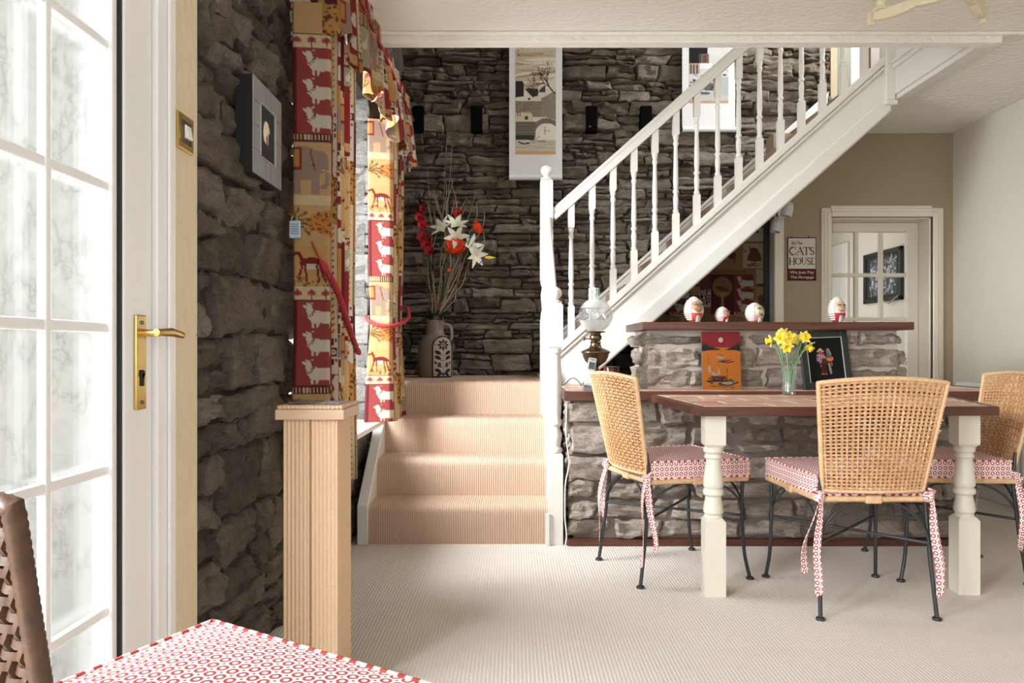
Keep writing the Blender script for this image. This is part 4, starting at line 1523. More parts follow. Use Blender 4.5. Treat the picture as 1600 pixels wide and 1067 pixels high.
def make_cushion(label):
    o = thing('seat_cushion', label, 'cushion', (0, 0, 0))
    pl = [(-.205, -.205), (.205, -.205), (.243, .248), (-.243, .248)]
    m = MB(); uv = []
    N = 14

    def quadp(s, t):
        a = lerp2(pl[0], pl[1], s); b = lerp2(pl[3], pl[2], s); return lerp2(a, b, t)

    def add_top(z, dome, flip):
        base = len(m.v); vs = []
        for j in range(N + 1):
            for i in range(N + 1):
                x, y = quadp(i / N, j / N)
                d = (1 - (2 * i / N - 1) ** 4) * (1 - (2 * j / N - 1) ** 4)
                vs.append((x, y, z + dome * d)); uv.append((x + 1, y + 1))
        fs = [(j * (N + 1) + i, j * (N + 1) + i + 1, (j + 1) * (N + 1) + i + 1, (j + 1) * (N + 1) + i) for j in range(N) for i in range(N)]
        if flip: fs = [f[::-1] for f in fs]
        m.add(vs, fs)
    add_top(CZ1, .014, False); add_top(CZ0, 0, True)
    for a, b in ((0, 1), (1, 2), (2, 3), (3, 0)):
        A, B = pl[a], pl[b]; L = math.dist(A, B)
        d = Vector((B[1] - A[1], A[0] - B[0], 0)).normalized()
        vs = []
        for j in range(5):
            for i in range(N + 1):
                x, y = lerp2(A, B, i / N)
                bl = .008 * math.sin(PI * j / 4) * min(1, 4 * min(i / N, 1 - i / N) + .1)
                vs.append((x + d.x * bl, y + d.y * bl, CZ0 + (CZ1 - CZ0) * j / 4)); uv.append((i / N * L + a * .7, j / 4 * (CZ1 - CZ0) + 2))
        m.add(vs, [(j * (N + 1) + i, j * (N + 1) + i + 1, (j + 1) * (N + 1) + i + 1, (j + 1) * (N + 1) + i) for j in range(4) for i in range(N)])
    m.uv = uv
    build('cushion_body', m, M['rings'], o, smooth=60, recalc=False)
    for z in (CZ1, CZ0):
        loop = densify([(x, y, z) for x, y in pl] + [(pl[0][0], pl[0][1], z)], .03)[:-1]
        pm = MB(); pm.tube(loop, .0042, 6, closed=True)
        pm.uv = [(i // 6 * .0108 + .0054, 3 + .0108) for i in range(len(pm.v))]
        build('piping', pm, M['rings'], o, smooth=60)
    # ties: knot and hanging tails behind each rear corner
    rng = random.Random(4)
    for sx in (-1, 1):
        k = MB(); k.ball((sx * .204, -.226, .448), .021, 12, 8, (1.0, .8, 1.1))
        k.tube([(sx * .204, -.205, .472), (sx * .222, -.225, .462), (sx * .208, -.24, .45), (sx * .19, -.225, .458)], .009, 6, flat=1.4)
        k.uv = [(v[0] * 1.2 + v[1], v[2]) for v in k.v]
        build('tie_knot', k, M['rings'], o, smooth=60)
        for q, (L, dx, dy) in enumerate(((.36, sx * .018, -.03), (.29, sx * .052, .012))):
            nseg = 18; W = .0135
            t = MB(); uvs = []
            vs = []
            ph = rng.uniform(0, 6)
            for i in range(nseg + 1):
                f = i / nseg
                z = .448 - L * f
                x = sx * .206 + dx * math.sin(f * PI * .55) + .006 * math.sin(ph + f * 7)
                y = -.232 + dy * math.sin(f * PI * .6) + .006 * math.cos(ph + f * 6)
                a = .5 * math.sin(ph + f * 4) + q * .7
                w = W * (.65 + .35 * min(1, f * 4))
                for (sgn, th) in ((-1, -.0012), (1, -.0012), (1, .0012), (-1, .0012)):
                    vs.append((x + sgn * w * math.cos(a) - th * math.sin(a), y + sgn * w * math.sin(a) + th * math.cos(a), z + (sgn * .006 if i == nseg else 0)))
                    uvs.append((.2 + sgn * w + .0102, f * L + q))
            fs = []
            for i in range(nseg):
                for j in range(4):
                    fs.append((i * 4 + j, i * 4 + (j + 1) % 4, (i + 1) * 4 + (j + 1) % 4, (i + 1) * 4 + j))
            fs += [(0, 1, 2, 3), tuple(nseg * 4 + j for j in (3, 2, 1, 0))]
            t.add(vs, fs); t.uv = uvs
            build('tie', t, M['rings'], o, smooth=50)
    return o


GC, GK = 'rattan dining chairs around the table', 'red ring-print seat cushions'
chair0 = make_chair('dining_chair', 'honey rattan chair with black iron legs, back toward us before the table', (M['rattan'], M['rattan_pale']))
chair0['group'] = GC
cush0 = make_cushion('red and white ring-print cushion on the chair with its back toward us')
cush0['group'] = GK
spots = [((.725, 3.357), -1.277, 'pale-lit rattan chair side-on at the table end beside the telephone', 'ring-print cushion on the side-on chair near the stairs'),
         ((1.955, 3.365), 1.42, 'rattan chair half hidden behind the right-hand table leg, beside the radiator', 'ring-print cushion partly behind the right-hand table leg')]
for (x, y), a, l1, l2 in spots:
    dup(chair0, (x, y, 0), a, l1, GC)
    dup(cush0, (x, y, 0), a, l2, GK)
dc = dup(chair0, (-.4457, .9549, 0), -.542, 'rattan chair, coloured dark as if backlit, cropped in the foreground by the glazed door', GC)
for ch in dc.children:
    if ch.name.split('.')[0] in ('woven_back', 'back_frame', 'bottom_rail', 'seat_panel', 'seat_rail', 'cane_binding'):
        ch.data = ch.data.copy(); ch.data.materials[0] = M['rattan_backlit']
wv = make_weave(32, 32, .0041, .0044)
for ch in list(dc.children):
    if ch.name.startswith('woven_back'):
        o = build('woven_back', wv, M['rattan_backlit'], chair0, kind='stuff', recalc=False, smooth=60)
        ch.data = o.data; bpy.data.objects.remove(o)
dup(cush0, (-.4457, .9549, 0), -.542, 'large pale red ring-print cushion in the foreground by the glazed door', GK)
chair0.location = (1.353, 2.977, 0)
cush0.location = (1.353, 2.977, 0)
# a few broken cane ends on the near chair only
rng = random.Random(12)
m = MB()
for i in range(26):
    t = rng.uniform(.15, .8); s = rng.choice([1, 1, 1, rng.uniform(-.6, .9)])
    p = back_pt(s * .98, t) + Vector((1.353, 2.977, 0))
    d = Vector((rng.uniform(.3, 1), -rng.uniform(.2, .8), rng.uniform(-.3, .5))).normalized() * rng.uniform(.008, .02)
    m.tube([p, p + d], [.0025, .0015], 4)
WL[chair0.name] = Vector((1.353, 2.977, 0))
build('broken_cane', m, M['rattan_pale'], chair0, kind='stuff')

# ================================================================== SCRATCHING POST
sp = thing('scratching_post', 'square sisal-wrapped cat scratching post by the dark stone wall', 'scratching post', (-.57, 2.165, 0))
m = MB(); m.box(-.79, -.335, 1.87, 2.245, 0, .022)
build('base_board', m, plain('grey_base_carpet', rgb(186, 172, 160), .9, nscale=300, bumpd=.002), sp, bevel=.004)
m = MB(); m.box(-.648, -.5715, 2.08, 2.25, .022, .801)
build('sisal_strip', m, M['sisal'], sp, bevel=.006, seg=2)
m = MB(); m.box(-.5695, -.491, 2.08, 2.25, .022, .801)
build('sisal_strip', m, M['sisal'], sp, bevel=.006, seg=2)
m = MB(); m.box(-.664, -.471, 2.06, 2.27, .801, .830)
build('top_board', m, M['post_wood'], sp, bevel=.002)
m = MB(); m.box(-.660, -.475, 2.064, 2.266, .830, .841)
build('top_pad', m, M['sisal'], sp, bevel=.004, seg=2)
for k, (x, y, rz, w, h, l) in enumerate(((-.570, 2.17, .1, .15, .10, 'dark printed leaflet lying lowest on the scratching post top'), (-.55, 2.16, -.15, .12, .085, 'glossy printed card lying uppermost on the scratching post top'),
                                         (-.600, 2.14, .3, .10, .07, 'small printed card at the wall side of the scratching post top'))):
    m = MB(); m.box(-w / 2, w / 2, -h / 2, h / 2, 0, .0016); m.xf(Matrix.Translation((x, y, .8415 + .0018 * k)) @ Matrix.Rotation(rz, 4, 'Z'))
    tag(build('printed_card', m, plain('card_%d' % k, rgb(*((104, 104, 112), (176, 180, 190), (120, 96, 92))[k]), .35, var=.6, nscale=45)), l, 'card', 'cards on the scratching post')

# ================================================================== CURTAINS, VALANCE, ROPES


def curtain(name, label, plan, ztop, zbot, cv, tie=None, nz=460, flare=0.0, slope=0.0):
    P = smooth_pl(densify(plan, .004), 5)
    n = len(P)
    L = [0]
    for a, b in zip(P[:-1], P[1:]): L.append(L[-1] + (b - a).length)
    m = MB(); vs = []; us = []; vv = []
    cx = sum(p[0] for p in P) / n; cy = sum(p[1] for p in P) / n
    for j in range(nz + 1):
        t = j / nz
        z = ztop + (zbot - ztop) * t
        k = 1.0
        if tie: k = 1 - tie[1] * math.exp(-((z - tie[0]) / .22) ** 2)
        fl = flare * max(0, (t - .55)) ** 2
        for i, p in enumerate(P):
            q = i / n
            wob = .006 * math.sin(q * 9 + t * 5) * t
            x = cx + (p[0] - cx) * (k + fl * .6) + wob + .02 * fl
            y = cy + (p[1] - cy) * (k + fl)
            vs.append((x, y, z + slope * q * t)); us.append(L[i]); vv.append(ztop - z)
    m.add(vs, [(j * n + i, j * n + i + 1, (j + 1) * n + i + 1, (j + 1) * n + i) for j in range(nz) for i in range(n - 1)])
    m.col = cv.sample(us, vv)
    o = build(name, m, M['fabric'], None, recalc=False, smooth=80)
    tag(o, label, 'curtain')
    return o


def folds(x0, y0, y1, n, xa, xb):
    """zig-zag along y between x=xa and x=xb"""
    out = []
    for i in range(n + 1):
        y = y0 + (y1 - y0) * i / n
        out.append(((xa if i % 2 else xb), y, 0))
    return out


cv1 = fabric(1.1, 1.78, 0, -.11, 3)
c1 = curtain('curtain', 'nearer red and tan animal-print curtain with three white cows down its front',
             [(-.775, 2.60, 0), (-.772, 2.585, 0), (-.645, 2.60, 0), (-.640, 2.625, 0)] + folds(0, 2.66, 3.06, 8, -.735, -.648), 2.22, .46, cv1, tie=(1.12, .03))
cv2 = fabric(1.2, 1.72, 0, .386, 7)
c2 = curtain('curtain', 'sunlit animal-print curtain tied back with red rope beside the steps',
             [(-.785, 4.00, 0), (-.782, 3.99, 0), (-.665, 4.02, 0), (-.655, 4.04, 0)] + folds(0, 4.07, 4.40, 7, -.735, -.635), 2.25, .605, cv2, tie=(1.14, .12), flare=.9)
c1['group'] = c2['group'] = 'animal-print window curtains'

cv3 = fabric(3.3, .45, 3, .10, 15)
rngv = random.Random(2)
vp = [(-.80, 2.60, 0), (-.66, 2.60, 0), (-.635, 2.61, 0)]
nf = 21
for i in range(nf):
    y = 2.64 + (4.62 - 2.64) * i / (nf - 1)
    vp.append((-.642 + (.020 if i % 2 else -.016), y, 0))
P = smooth_pl(densify(vp, .005), 4)
n = len(P); L = [0]
for a, b in zip(P[:-1], P[1:]): L.append(L[-1] + (b - a).length)
nz = 80; m = MB(); vs = []; us = []; vv = []
for j in range(nz + 1):
    t = j / nz
    for i, p in enumerate(P):
        y = p[1]
        fold = .020 * math.sin(y * 34) * max(0, t - .28) + .013 * math.sin(y * 71 + 1) * max(0, t - .3)
        flat = 1 if t > .27 else .45
        x = -.642 + (p[0] + .642) * (flat + .9 * max(0, t - .3)) + fold if p[0] > -.70 else p[0]
        zb = 2.135 + .03 * math.sin(y * 19) + .016 * math.sin(y * 53)
        z = 2.548 + (zb - 2.548) * t
        vs.append((x + .018 * t, y, z)); us.append(L[i]); vv.append(2.548 - z)
m.add(vs, [(j * n + i, j * n + i + 1, (j + 1) * n + i + 1, (j + 1) * n + i) for j in range(nz) for i in range(n - 1)])
m.col = cv3.sample(us, vv)
vl = tag(build('valance', m, M['fabric'], None, recalc=False, smooth=80), 'pleated red and tan animal-print valance along the top of the window', 'valance')
md = vl.modifiers.new('thickness', 'SOLIDIFY'); md.thickness = .003


def rope(path, r, strands=3, pitch=.045, step=.005):
    D = densify(path, step)
    m = MB()
    n = len(D)
    ref = Vector((0, 0, 1))
    fr = []
    for i, p in enumerate(D):
        t = (D[min(i + 1, n - 1)] - D[max(i - 1, 0)]).normalized()
        a = ref - ref.dot(t) * t
        if a.length < .1: a = Vector((1, 0, 0)) - t.x * t
        a.normalize(); fr.append((p, a, t.cross(a)))
    for s in range(strands):
        m.tube([p + r * .55 * (math.cos(2 * PI * (s / strands + i * step / pitch)) * a + math.sin(2 * PI * (s / strands + i * step / pitch)) * b) for i, (p, a, b) in enumerate(fr)], r * .55, 6)
    return m


build('rope_trim', rope([(-.622, 2.60, 2.425), (-.620, 4.63, 2.435)], .007, 2, .03, .006), M['rope'], vl, smooth=60, recalc=False)
t1 = thing('curtain_tieback', 'thick crimson rope hanging slack down the nearer curtain', 'tieback', (-.64, 2.75, 1.1), 'crimson rope tiebacks')
pth = smooth_pl(densify([(-.700, 2.574, 1.375), (-.672, 2.574, 1.31), (-.637, 2.60, 1.245), (-.628, 2.68, 1.19), (-.624, 2.80, 1.09), (-.618, 2.92, 1.00), (-.625, 3.0, .985)], .01), 6)
build('cord', rope(pth[9:], .0115, 3, .05), M['rope'], t1, smooth=60, recalc=False)
m = MB(); m.tube(pth[:12], .0035, 6); build('thin_cord', m, M['rope'], t1, smooth=60)
m = MB(); m.tube(pth[7:13], [.006, .012, .015, .015, .012, .008], 10); build('cord_knot', m, M['rope'], t1, smooth=60)
t2 = thing('curtain_tieback', 'crimson rope looped round the sunlit curtain', 'tieback', (-.70, 4.2, 1.14), 'crimson rope tiebacks')
pth = smooth_pl(densify([(-.80, 4.02, 1.175), (-.775, 3.985, 1.15), (-.72, 3.975, 1.125), (-.665, 3.99, 1.12), (-.630, 4.05, 1.13), (-.612, 4.20, 1.155), (-.605, 4.33, 1.19), (-.63, 4.44, 1.25), (-.76, 4.5, 1.30)], .01), 4)
build('cord', rope(pth, .011, 3, .05), M['rope'], t2, smooth=60, recalc=False)
tr_ = tag(build('red_ornament', MB().ball((-.735, 3.36, .628), .016, 12, 8).ball((-.725, 3.385, .622), .011, 10, 7), plain('bright_red_plastic', rgb(220, 40, 50), .3)), 'small bright red ornament on the window sill', 'ornament')

# ================================================================== LEFT WALL: framed picture, key plaque, light switch
fp = thing('framed_picture', 'square grey box-framed picture of a moon on the dark stone wall', 'picture', (XL, 2.40, 1.55))
xw = XL + .011
py0, py1, pz0, pz1 = 2.205, 2.475, 1.531, 1.825
m = MB(); m.box(xw - .02, xw + .030, py0, py1, pz0, pz1)
build('backing_box', m, M['black'], fp)
fw = .062
m = MB()
m.box(xw + .030, xw + .034, py0, py0 + fw, pz0, pz1); m.box(xw + .030, xw + .034, py1 - fw, py1, pz0, pz1)
m.box(xw + .030, xw + .034, py0 + fw, py1 - fw, pz0, pz0 + fw); m.box(xw + .030, xw + .034, py0 + fw, py1 - fw, pz1 - fw, pz1)
build('frame_face', m, M['silver_frame'], fp, bevel=.0012)
for (a, b, c, d) in ((py0 + fw, py0 + fw + .003, pz0 + fw, pz1 - fw), (py1 - fw - .003, py1 - fw, pz0 + fw, pz1 - fw), (py0 + fw, py1 - fw, pz0 + fw, pz0 + fw + .003), (py0 + fw, py1 - fw, pz1 - fw - .003, pz1 - fw)):
    build('inner_bead', MB().box(xw + .030, xw + .0365, a, b, c, d), M['plastic_silver'], fp)
m = MB()
for k in range(1, 4):
    z = pz0 + (pz1 - pz0) * k / 4
    for (a, b) in ((py0, py0 + fw), (py1 - fw, py1)): m.box(xw + .0338, xw + .0343, a, b, z - .0008, z + .0008)
for k in (1, 2):
    y = py0 + fw + (py1 - py0 - 2 * fw) * k / 3
    for (a, b) in ((pz0, pz0 + fw), (pz1 - fw, pz1)): m.box(xw + .0338, xw + .0343, y - .0008, y + .0008, a, b)
build('score_lines', m, M['black_frame'], fp)
w_, h_ = py1 - py0 - 2 * fw, pz1 - pz0 - 2 * fw
c = Cv(w_, h_, 900, (52, 53, 56))
c.ell(w_ * .47, h_ * .49, w_ * .21, h_ * .24, (232, 218, 200))
c.rect(w_ * .58, h_ * .44, w_ * .70, h_ * .68, (44, 42, 44)); c.rect(w_ * .46, h_ * .55, w_ * .54, h_ * .7, (40, 38, 40)); c.ell(w_ * .5, h_ * .54, .005, .006, (40, 38, 40))
c.poly([(w_ * .25, h_ * .62), (w_ * .45, h_ * .68), (w_ * .68, h_ * .66), (w_ * .62, h_ * .76), (w_ * .4, h_ * .75)], (70, 54, 52))
print_panel('picture_print', c, w_, h_, (xw + .0305, py0 + fw, pz1 - fw), (0, 1, 0), M['print'], fp, .002)

kt = thing('wall_plaque', 'small pale blue plaque hanging from a hook beside the nearer curtain', 'plaque', (-.757, 2.55, 1.40))
build('plaque_plate', MB().box(-.775, -.735, 2.556, 2.562, 1.385, 1.446), M['plaque'], kt, bevel=.003)
m = MB()
for k in range(5): m.box(-.768, -.742, 2.5545, 2.556, 1.400 + k * .008, 1.402 + k * .008)
build('text_lines', m, M['plastic_grey'], kt)
m = MB(); m.tube([Vector((-.757 + .010 * math.cos(a), 2.560, 1.452 + .010 * math.sin(a))) for a in [2 * PI * i / 14 for i in range(14)]], .0016, 6, closed=True)
m.tube([(-.76, 2.562, 1.462), (-.79, 2.562, 1.475), (-.82, 2.562, 1.475)], .0022, 6)
build('hook_ring', m, M['brass'], kt, smooth=50)

ls = thing('light_switch', 'brass-edged light switch on the cream plaster strip', 'switch', (XL, 1.82, 1.53))
ys, zs = 1.825, 1.535
m = MB(); m.box(XL + .004, XL + .012, ys - .045, ys + .045, zs - .045, zs + .045); build('switch_plate', m, M['brass'], ls, bevel=.004, seg=3)
build('switch_insert', MB().box(XL + .012, XL + .0135, ys - .028, ys + .028, zs - .028, zs + .028), M['dark_brass'], ls)
m = MB(); m.hexa([(XL + .013, ys - .014, zs - .016), (XL + .024, ys - .014, zs - .016), (XL + .024, ys + .016, zs - .016), (XL + .013, ys + .016, zs - .016), (XL + .013, ys - .014, zs + .018), (XL + .018, ys - .014, zs + .018), (XL + .018, ys + .016, zs + .018), (XL + .013, ys + .016, zs + .018)])
build('rocker', m, M['upvc'], ls, bevel=.002)

# ================================================================== BACK WALL: slots and scrolls
SL = ['black slot in the dark stone corner above the curtain rail end', 'black upright slot in the stone between curtain and first scroll',
      'black slot in the stone just right of the bridge scroll', 'black slot in the stone half hidden by the stair handrail']
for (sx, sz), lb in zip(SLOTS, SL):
    m = MB(); m.prism([(sx - .043, YB - .055), (sx + .043, YB - .055), (sx + .045, YB + .029), (sx - .045, YB + .029)], sz - .098, sz + .098)  # solid block in place of a hollow, its black stands for shade
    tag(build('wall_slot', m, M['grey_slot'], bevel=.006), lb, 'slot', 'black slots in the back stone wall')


def scroll(label, xc, w, zbot, ztop, pw, pz0, pz1, cv, loc_y):
    s = thing('wall_scroll', label, 'scroll', (xc, loc_y, zbot), 'hanging picture scrolls')
    build('paper_mount', MB().box(xc - w / 2, xc + w / 2, loc_y, loc_y + .004, zbot + .02, ztop), plain('scroll_mount', rgb(222, 220, 218), .8, nscale=120), s)
    print_panel('ink_painting', cv, pw, pz1 - pz0, (xc - pw / 2, loc_y - .001, pz1), (1, 0, 0), M['print'], s, .0035)
    m = MB(); m.tube([(xc - w / 2, loc_y, zbot + .018), (xc + w / 2, loc_y, zbot + .018)], .019, 14)
    build('bottom_roller', m, plain('scroll_roller_paper', rgb(226, 224, 222), .7), s, smooth=40)
    m = MB(); m.tube([(xc - w / 2 - .035, loc_y, zbot + .018), (xc - w / 2, loc_y, zbot + .018)], .014, 12); m.tube([(xc + w / 2, loc_y, zbot + .018), (xc + w / 2 + .03, loc_y, zbot + .018)], .014, 12)
    build('roller_knob', m, M['black'], s, smooth=40)
    m = MB(); m.tube([(xc - w / 2, loc_y, ztop), (xc + w / 2, loc_y, ztop)], .012, 10)
    build('top_rod', m, M['black'], s, smooth=40)
    return s


# bridge scroll: painting 0.30 x 0.95 (only the lower 0.85 shows under the beam)
pw, ph = .302, .98
c = Cv(pw, ph, 500, (196, 178, 154))
rng = random.Random(6)
for i in range(44):
    y = rng.uniform(0, .48); k = rng.random()
    c.ell(rng.uniform(0, pw), y, rng.uniform(.06, .2), rng.uniform(.004, .016), [(206, 190, 168), (186, 160, 130), (172, 146, 118), (222, 210, 192)][i % 4], rng.uniform(-.15, .15))
c.rect(0, .50, pw, ph, (214, 202, 182))
c.poly([(.17, .47), (.302, .40), (.302, .62), (.17, .62)], (216, 206, 190))
c.poly([(.175, .50), (.222, .455), (.222, .515), (.18, .515)], (66, 64, 66))
c.poly([(.0, .43), (.052, .43), (.062, .45), (.062, .545), (.0, .55)], (44, 42, 44))
c.poly([(.07, .49), (.09, .482), (.165, .485), (.175, .51), (.165, .54), (.13, .55)], (50, 48, 50))
c.poly([(.065, .5), (.12, .56), (.12, .58), (.0, .58), (.0, .555), (.06, .55)], (224, 214, 198))
c.rect(.095, .555, .112, .575, (80, 70, 62))
for j in range(46):
    for i in range(34):
        x, y = i * .009, .58 + j * .0028
        if x > .19 and y < .60 - (x - .19) * .4: continue
        g = rng.randint(-16, 16)
        if y < .70: c.rect(x, y, x + .009, y + .0028, (134 + g, 122 + g, 106 + g))
c.poly([(.19, .56), (.302, .50), (.302, .72), (.19, .69)], (146, 136, 118))
for i in range(160): c.ell(rng.uniform(.19, .302), rng.uniform(.55, .72), .003, .002, (112, 104, 92))
c.poly([(0, .66), (.115, .66), (.13, .70), (.13, .74), (0, .74)], (206, 194, 160))
c.rect(.07, .69, .092, .72, (70, 62, 54))
c.rect(0, .735, .15, .86, (112, 102, 92))
for j in range(9): c.line([(0, .745 + j * .013), (.15, .745 + j * .013)], .0015, (84, 78, 72))
c.rect(0, .835, .14, .87, (58, 54, 52))
c.poly([(.15, .74), (.2, .71), (.26, .71), (.302, .73), (.302, .78), (.15, .80)], (118, 108, 98))
c.ell(.235, .82, .085, .075, (226, 218, 202))
c.rect(.15, .82, .302, .9, (226, 218, 202))
c.line([(.0, .66), (.12, .665)], .004, (60, 54, 50))
for x in (.015, .03): c.rect(x, .665, x + .006, .69, (90, 80, 70))
c.rect(0, .87, pw, .955, (200, 188, 168))
for i in range(14): c.ell(rng.uniform(0, pw), rng.uniform(.88, .95), .05, .004, (176, 164, 146))
c.line([(.02, .885), (.06, .9), (.1, .895)], .009, (44, 42, 42)); c.line([(.09, .85), (.11, .87), (.15, .868), (.18, .845)], .005, (50, 46, 44))
c.line([(.17, .88), (.2, .88), (.22, .885)], .005, (50, 46, 44)); c.line([(.22, .77), (.222, .83)], .003, (50, 46, 44)); c.line([(.21, .805), (.235, .80)], .004, (50, 46, 44)); c.line([(.245, .805), (.255, .803)], .005, (50, 46, 44))
c.rect(0, .955, pw, ph, (206, 160, 116))


def branch(x, y, a, l, w, d):
    x2, y2 = x + l * math.cos(a), y + l * math.sin(a)
    c.line([(x, y), (x2, y2)], w, (64, 52, 46))
    if d:
        for k in range(2 if d < 4 else 3): branch(x2, y2, a + rng.uniform(-.75, .75), l * rng.uniform(.62, .9), max(.0013, w * .66), d - 1)


branch(.295, .525, -2.25, .06, .010, 6); branch(.13, .48, -1.5, .04, .004, 5)
for (x, y) in ((.05, .13), (.05, .155), (.05, .18), (.022, .10), (.022, .125), (.022, .15), (.022, .175), (.022, .20)):
    c.line([(x - .005, y), (x + .005, y - .002)], .003, (50, 42, 38)); c.line([(x, y - .006), (x - .002, y + .006)], .0025, (50, 42, 38)); c.line([(x - .004, y + .004), (x + .006, y + .006)], .002, (50, 42, 38))
c.rect(.015, .225, .03, .245, (166, 92, 80))
scroll('long white scroll with an ink painting of a tree and arched bridge', .178, .398, 2.268, 3.48, pw, 2.46, 2.46 + ph, c, YB - .07)

pw, ph = .295, .86
c = Cv(pw, ph, 500, (206, 204, 200))
c.rect(0, .38, .15, .56, (26, 25, 26)); c.poly([(0, .40), (.02, .385), (.13, .39), (.15, .43), (.15, .56), (0, .56)], (26, 25, 26))
c.rect(.14, .36, .24, .50, (210, 210, 206)); c.poly([(.15, .42), (.17, .39), (.24, .40), (.235, .43)], (70, 68, 68))
c.rect(.16, .30, .25, .37, (120, 116, 112)); c.rect(.20, .30, .25, .345, (192, 168, 150))
c.rect(.075, .49, .15, .56, (120, 96, 84)); c.rect(.08, .49, .09, .56, (60, 54, 52)); c.rect(.105, .5, .13, .55, (86, 70, 64))
c.rect(0, .56, .08, .64, (176, 150, 134))
for x in (.008, .03, .055): c.rect(x, .57, x + .010, .64, (70, 62, 60))
c.rect(.08, .56, .17, .60, (226, 224, 220))
for i in range(90): c.ell(rng.uniform(0, .29), rng.uniform(.64, .74), rng.uniform(.006, .02), rng.uniform(.004, .012), [(120, 120, 118), (158, 156, 152), (206, 204, 200), (80, 80, 80)][i % 4])
c.ell(.16, .74, .07, .026, (60, 60, 60)); c.ell(.17, .72, .05, .010, (96, 94, 92)); c.ell(.15, .695, .06, .006, (186, 150, 126))
for i in range(30): c.ell(rng.uniform(.08, .24), rng.uniform(.72, .765), .012, .004, (104, 104, 102))
c.rect(0, .775, pw, ph, (188, 188, 184)); c.ell(.11, .785, .05, .012, (96, 96, 94)); c.rect(.22, .66, pw, .8, (176, 178, 174))
c.line([(.03, .31), (.05, .36)], .009, (40, 38, 38)); c.line([(.05, .36), (.10, .35), (.15, .40)], .004, (110, 108, 106))
c.line([(.2, .62), (.26, .60), (.29, .62)], .003, (110, 110, 110))
c.rect(0, ph - .018, pw, ph, (196, 152, 120))
scroll('white scroll with black roofed village painting half behind the handrail', 1.478, .398, 2.63, 3.62, pw, 2.845, 2.845 + ph, c, YB - .07)

# ================================================================== STONEWARE JUG AND ARTIFICIAL FLOWERS ON THE LANDING
VX, VY, VZ = -.545, 5.22, .80
jug = thing('stoneware_jug', 'grey-brown stoneware jug with black rim and flower-cutout panel', 'jug', (VX, VY, VZ))
m = MB()
m.lathe([(.112, 0), (.122, .012), (.124, .1), (.122, .20), (.112, .255), (.085, .29), (.066, .305), (.062, .33), (.060, .40), (.060, .405)], VX, VY, VZ, 32)
jm = plain('brown_grey_stoneware', rgb(122, 106, 94), .55, var=.15, nscale=60, bumpd=.002)
build('body', m, jm, jug, smooth=50)
m = MB(); m.lathe([(.060, .403), (.070, .408), (.071, .436), (.066, .442), (.054, .44), (.052, .41)], VX, VY, VZ, 32)
build('rim', m, plain('black_glaze', rgb(28, 28, 30), .25), jug, smooth=50)
a0 = -1.05; dx, dy = math.cos(a0), math.sin(a0)
m = MB(); hx, hy = math.cos(.1), math.sin(.1)
m.tube(smooth_pl(densify([(VX + .055 * hx, VY + .055 * hy, VZ + .375), (VX + .10 * hx, VY + .10 * hy, VZ + .375), (VX + .118 * hx, VY + .118 * hy, VZ + .35), (VX + .118 * hx, VY + .118 * hy, VZ + .26), (VX + .098 * hx, VY + .098 * hy, VZ + .25)], .012), 4), .012, 10)
build('handle', m, jm, jug, smooth=60)
pwid, phei = .145, .285
c = Cv(pwid, phei, 1200, (24, 24, 26))
lt = (156, 140, 128)
c.ell(pwid / 2, .072, .064, .064, lt); c.rect(pwid / 2 - .064, .07, pwid / 2 + .064, phei - .008, lt)
dk = (28, 27, 29)
for k in range(8):
    a = 2 * PI * k / 8 - PI / 2; c.ell(pwid / 2 + .026 * math.cos(a), .062 + .026 * math.sin(a), .013, .008, dk, a)
c.ell(pwid / 2, .062, .009, .009, (90, 84, 80)); c.line([(pwid / 2, .08), (pwid / 2, phei - .02)], .004, dk)
for y in (.115, .15, .24):
    for s in (-1, 1): c.ell(pwid / 2 + s * .034, y, .022, .012, dk, s * -.5)
for s in (-1, 1): c.ell(pwid / 2 + s * .026, .20, .013, .018, (60, 57, 56)); c.ell(pwid / 2 + s * .05, .185, .007, .009, dk); c.ell(pwid / 2 + s * .025, .265, .02, .010, dk, s * .5)
c.ell(pwid / 2, .265, .008, .012, dk)
for s in (-1, 1):
    for y in (.06, .135, .17, .215, .265): c.ell(pwid / 2 + s * (.055 if y in (.06, .265) else .012), y, .004, .004, dk)
m = MB(); nu, nv = 50, 90
Rj = .127
fac = a0
vs = []; us = []; vvv = []; ids = {}
for j in range(nv + 1):
    for i in range(nu + 1):
        u, v = pwid * i / nu, phei * j / nv
        # arched outline: squeeze the top rows onto the arch
        if v < .072:
            hwid = math.sqrt(max(.0004, .072 ** 2 - (.072 - v) ** 2))
            uu = pwid / 2 + (u - pwid / 2) * hwid / (pwid / 2)
        else: uu = u
        ang_ = fac + (uu - pwid / 2) / Rj
        z = VZ + .004 + phei - v
        lean = 0 if z < VZ + .21 else -.0
        vs.append((VX + (Rj + lean) * math.cos(ang_), VY + (Rj + lean) * math.sin(ang_), z)); us.append(uu); vvv.append(v)
m.add(vs, [(j * (nu + 1) + i, j * (nu + 1) + i + 1, (j + 1) * (nu + 1) + i + 1, (j + 1) * (nu + 1) + i) for j in range(nv) for i in range(nu)])
m.col = c.sample(us, vvv)
pp = build('flower_panel', m, M['print'], jug, recalc=False, smooth=60)
md = pp.modifiers.new('thickness', 'SOLIDIFY'); md.thickness = .012

mouth = Vector((VX, VY, VZ + .42))
FP = lambda px, py, y=VY: Vector(((px - 800) / 1150 * y, y, 1 + (545 - py) / 1150 * y))


